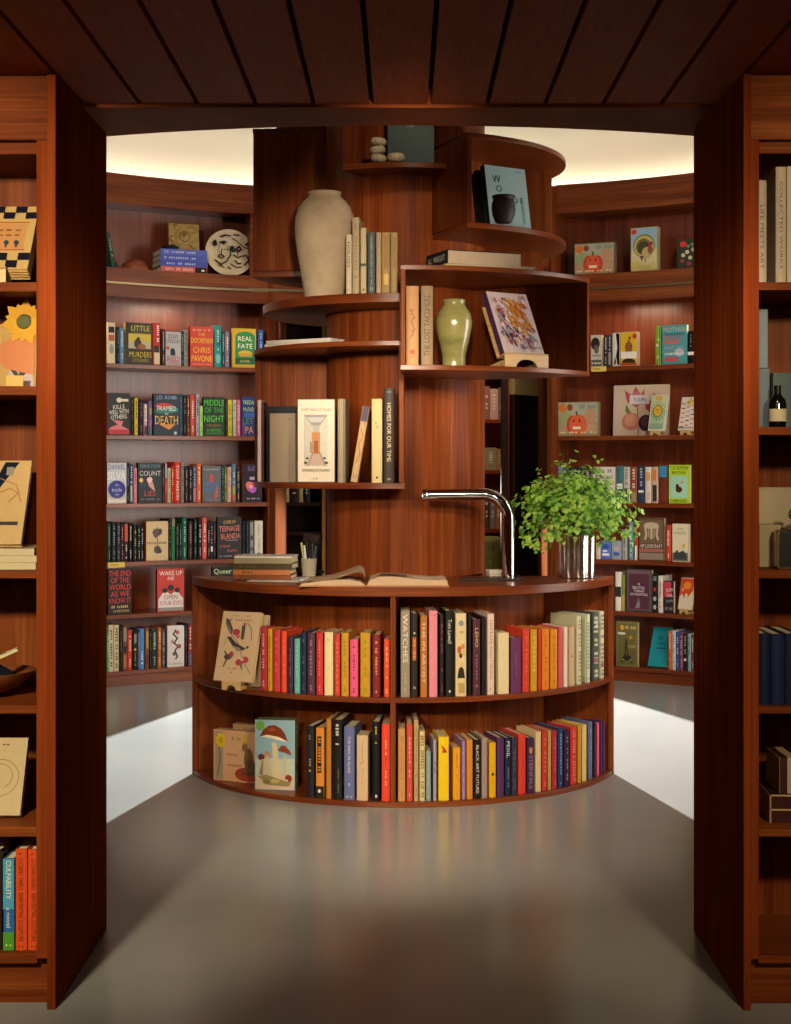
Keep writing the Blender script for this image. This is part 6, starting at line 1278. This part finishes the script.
# ------------------------------------------------------------------ light
def area(name, loc, target, size, power, col, sy=None, spread=180):
    l = bpy.data.lights.new(name, 'AREA'); l.energy = power; l.color = col; l.size = size
    if sy: l.shape = 'RECTANGLE'; l.size_y = sy
    l.spread = rad(spread)
    o = bpy.data.objects.new(name, l); C.objects.link(o); o.location = loc
    d = Vector(target) - Vector(loc); o.rotation_euler = d.to_track_quat('-Z', 'Y').to_euler(); return o
def spot(name, loc, target, power, col, angle=60, blend=.4, r=.05):
    l = bpy.data.lights.new(name, 'SPOT'); l.energy = power; l.color = col; l.spot_size = rad(angle); l.spot_blend = blend; l.shadow_soft_size = r
    o = bpy.data.objects.new(name, l); C.objects.link(o); o.location = loc
    d = Vector(target) - Vector(loc); o.rotation_euler = d.to_track_quat('-Z', 'Y').to_euler(); return o
DAY = (1, .98, .95); WARM = (1, .78, .52); NEUT = (1, .88, .72)
spot('far_room_spot', (.967, 15.3, 2.0), (-1.13, 7.0, 0), 33000, (.90,1,.98), 12, .5, .07)
spot('far_room_spot', (-.635, 13.76, 2.0), (1.28, 6.9, 0), 19500, (1, .99, .95), 13, .5, .07)
area('far_room_light', (.6, 10.9, 2.85), (.6, 11.2, 0), .8, 26, WARM)
# fill lights put high in the round room, out of view, for the rear shelves
for sx in (-1, 1):
    spot('round_room_fill', (sx * 1.35, 5.2, 3.05), (sx * 1.75, 9.0, 1.3), 200, NEUT, 56, .7, .12)
spot('round_room_fill', (.3, 4.75, 3.2), (-.06, 6.27, 2.58), 45, (1, .84, .64), 20, .6, .06)  # narrow extra spot added to brighten the ceramic rings
for a in (-152, -140, -128, -116, 152, 140, 128, 116):
    p = (2.93 * math.sin(rad(a)), TY - 2.93 * math.cos(rad(a)), 2.285)
    area('shelf_light', p, (p[0] * 1.045, TY + (p[1] - TY) * 1.045, 0), .25, 2.0, WARM, .05)
# front room: added unseen spots before the portal, frontal fills for the bookcases, soft light behind
for sx in (-1, 1):
    spot('portal_fill_spot', (sx * .55, 2.7, 2.2), (sx * .12, 5.75, .62), 285, (1, .82, .62), 50, .7, .12)  # added for the floor, counter and column; no such lamp in view
spot('portal_fill_spot', (.1, 2.6, 2.02), (-.14, 6.2, 1.93), 430, (1, .80, .58), 22, .8, .1)  # narrow added spot that fills the vase ledge and tower boxes
area('side_window_light', (2.68, 6.15, 1.55), (-1.6, 9.0, 1.25), 1.3, 40, (1, .92, .82), 1.9, 112)
spot('front_case_fill', (-1.2, .8, 2.1), (-1.36, 3.8, 1.15), 520, (1, .88, .58), 50, .5, .1)  # unseen frontal spots added to light the front bookcases evenly
spot('front_case_fill', (1.25, .8, 2.1), (1.36, 3.8, 1.15), 230, (1, .82, .5), 50, .5, .1)
area('front_room_light', (-.3, -1.3, 1.75), (-.1, 5, 1.15), .8, 6, (1, .78, .54), .7)
area('front_room_light', (0, 1.6, 2.2), (0, 4.4, 0), 1.0, 3, (1, .86, .72), .5)
spot('doorway_light', (-.71, 9.7, 2.28), (-.80, 9.9, 1.7), 4, (1, .93, .82), 80, .8, .03)
spot('doorway_light', (.79, 9.9, 2.28), (.89, 10.2, 1.6), 10, (1, .93, .82), 110, .8, .03)

w = bpy.data.worlds.new('world'); bpy.context.scene.world = w; w.use_nodes = True
w.node_tree.nodes['Background'].inputs['Color'].default_value = (.02, .015, .012, 1); w.node_tree.nodes['Background'].inputs['Strength'].default_value = .5

cam = bpy.data.cameras.new('camera'); co = bpy.data.objects.new('camera', cam); C.objects.link(co)
co.location = (0, 0, EYE); co.rotation_euler = (PI/2, 0, 0)
cam.sensor_fit = 'VERTICAL'; cam.sensor_height = 36; cam.sensor_width = 36 * 791 / 1024; cam.lens = F / 1024 * 36
cam.shift_x = (395.5 - CX) / 1024; cam.shift_y = -(512 - CY) / 1024
cam.clip_start = .05
sc = bpy.context.scene; sc.camera = co
sc.view_settings.view_transform = 'Standard'; sc.view_settings.look = 'None'; sc.view_settings.gamma = 1; sc.view_settings.exposure = 0
sc.view_settings.use_curve_mapping = False
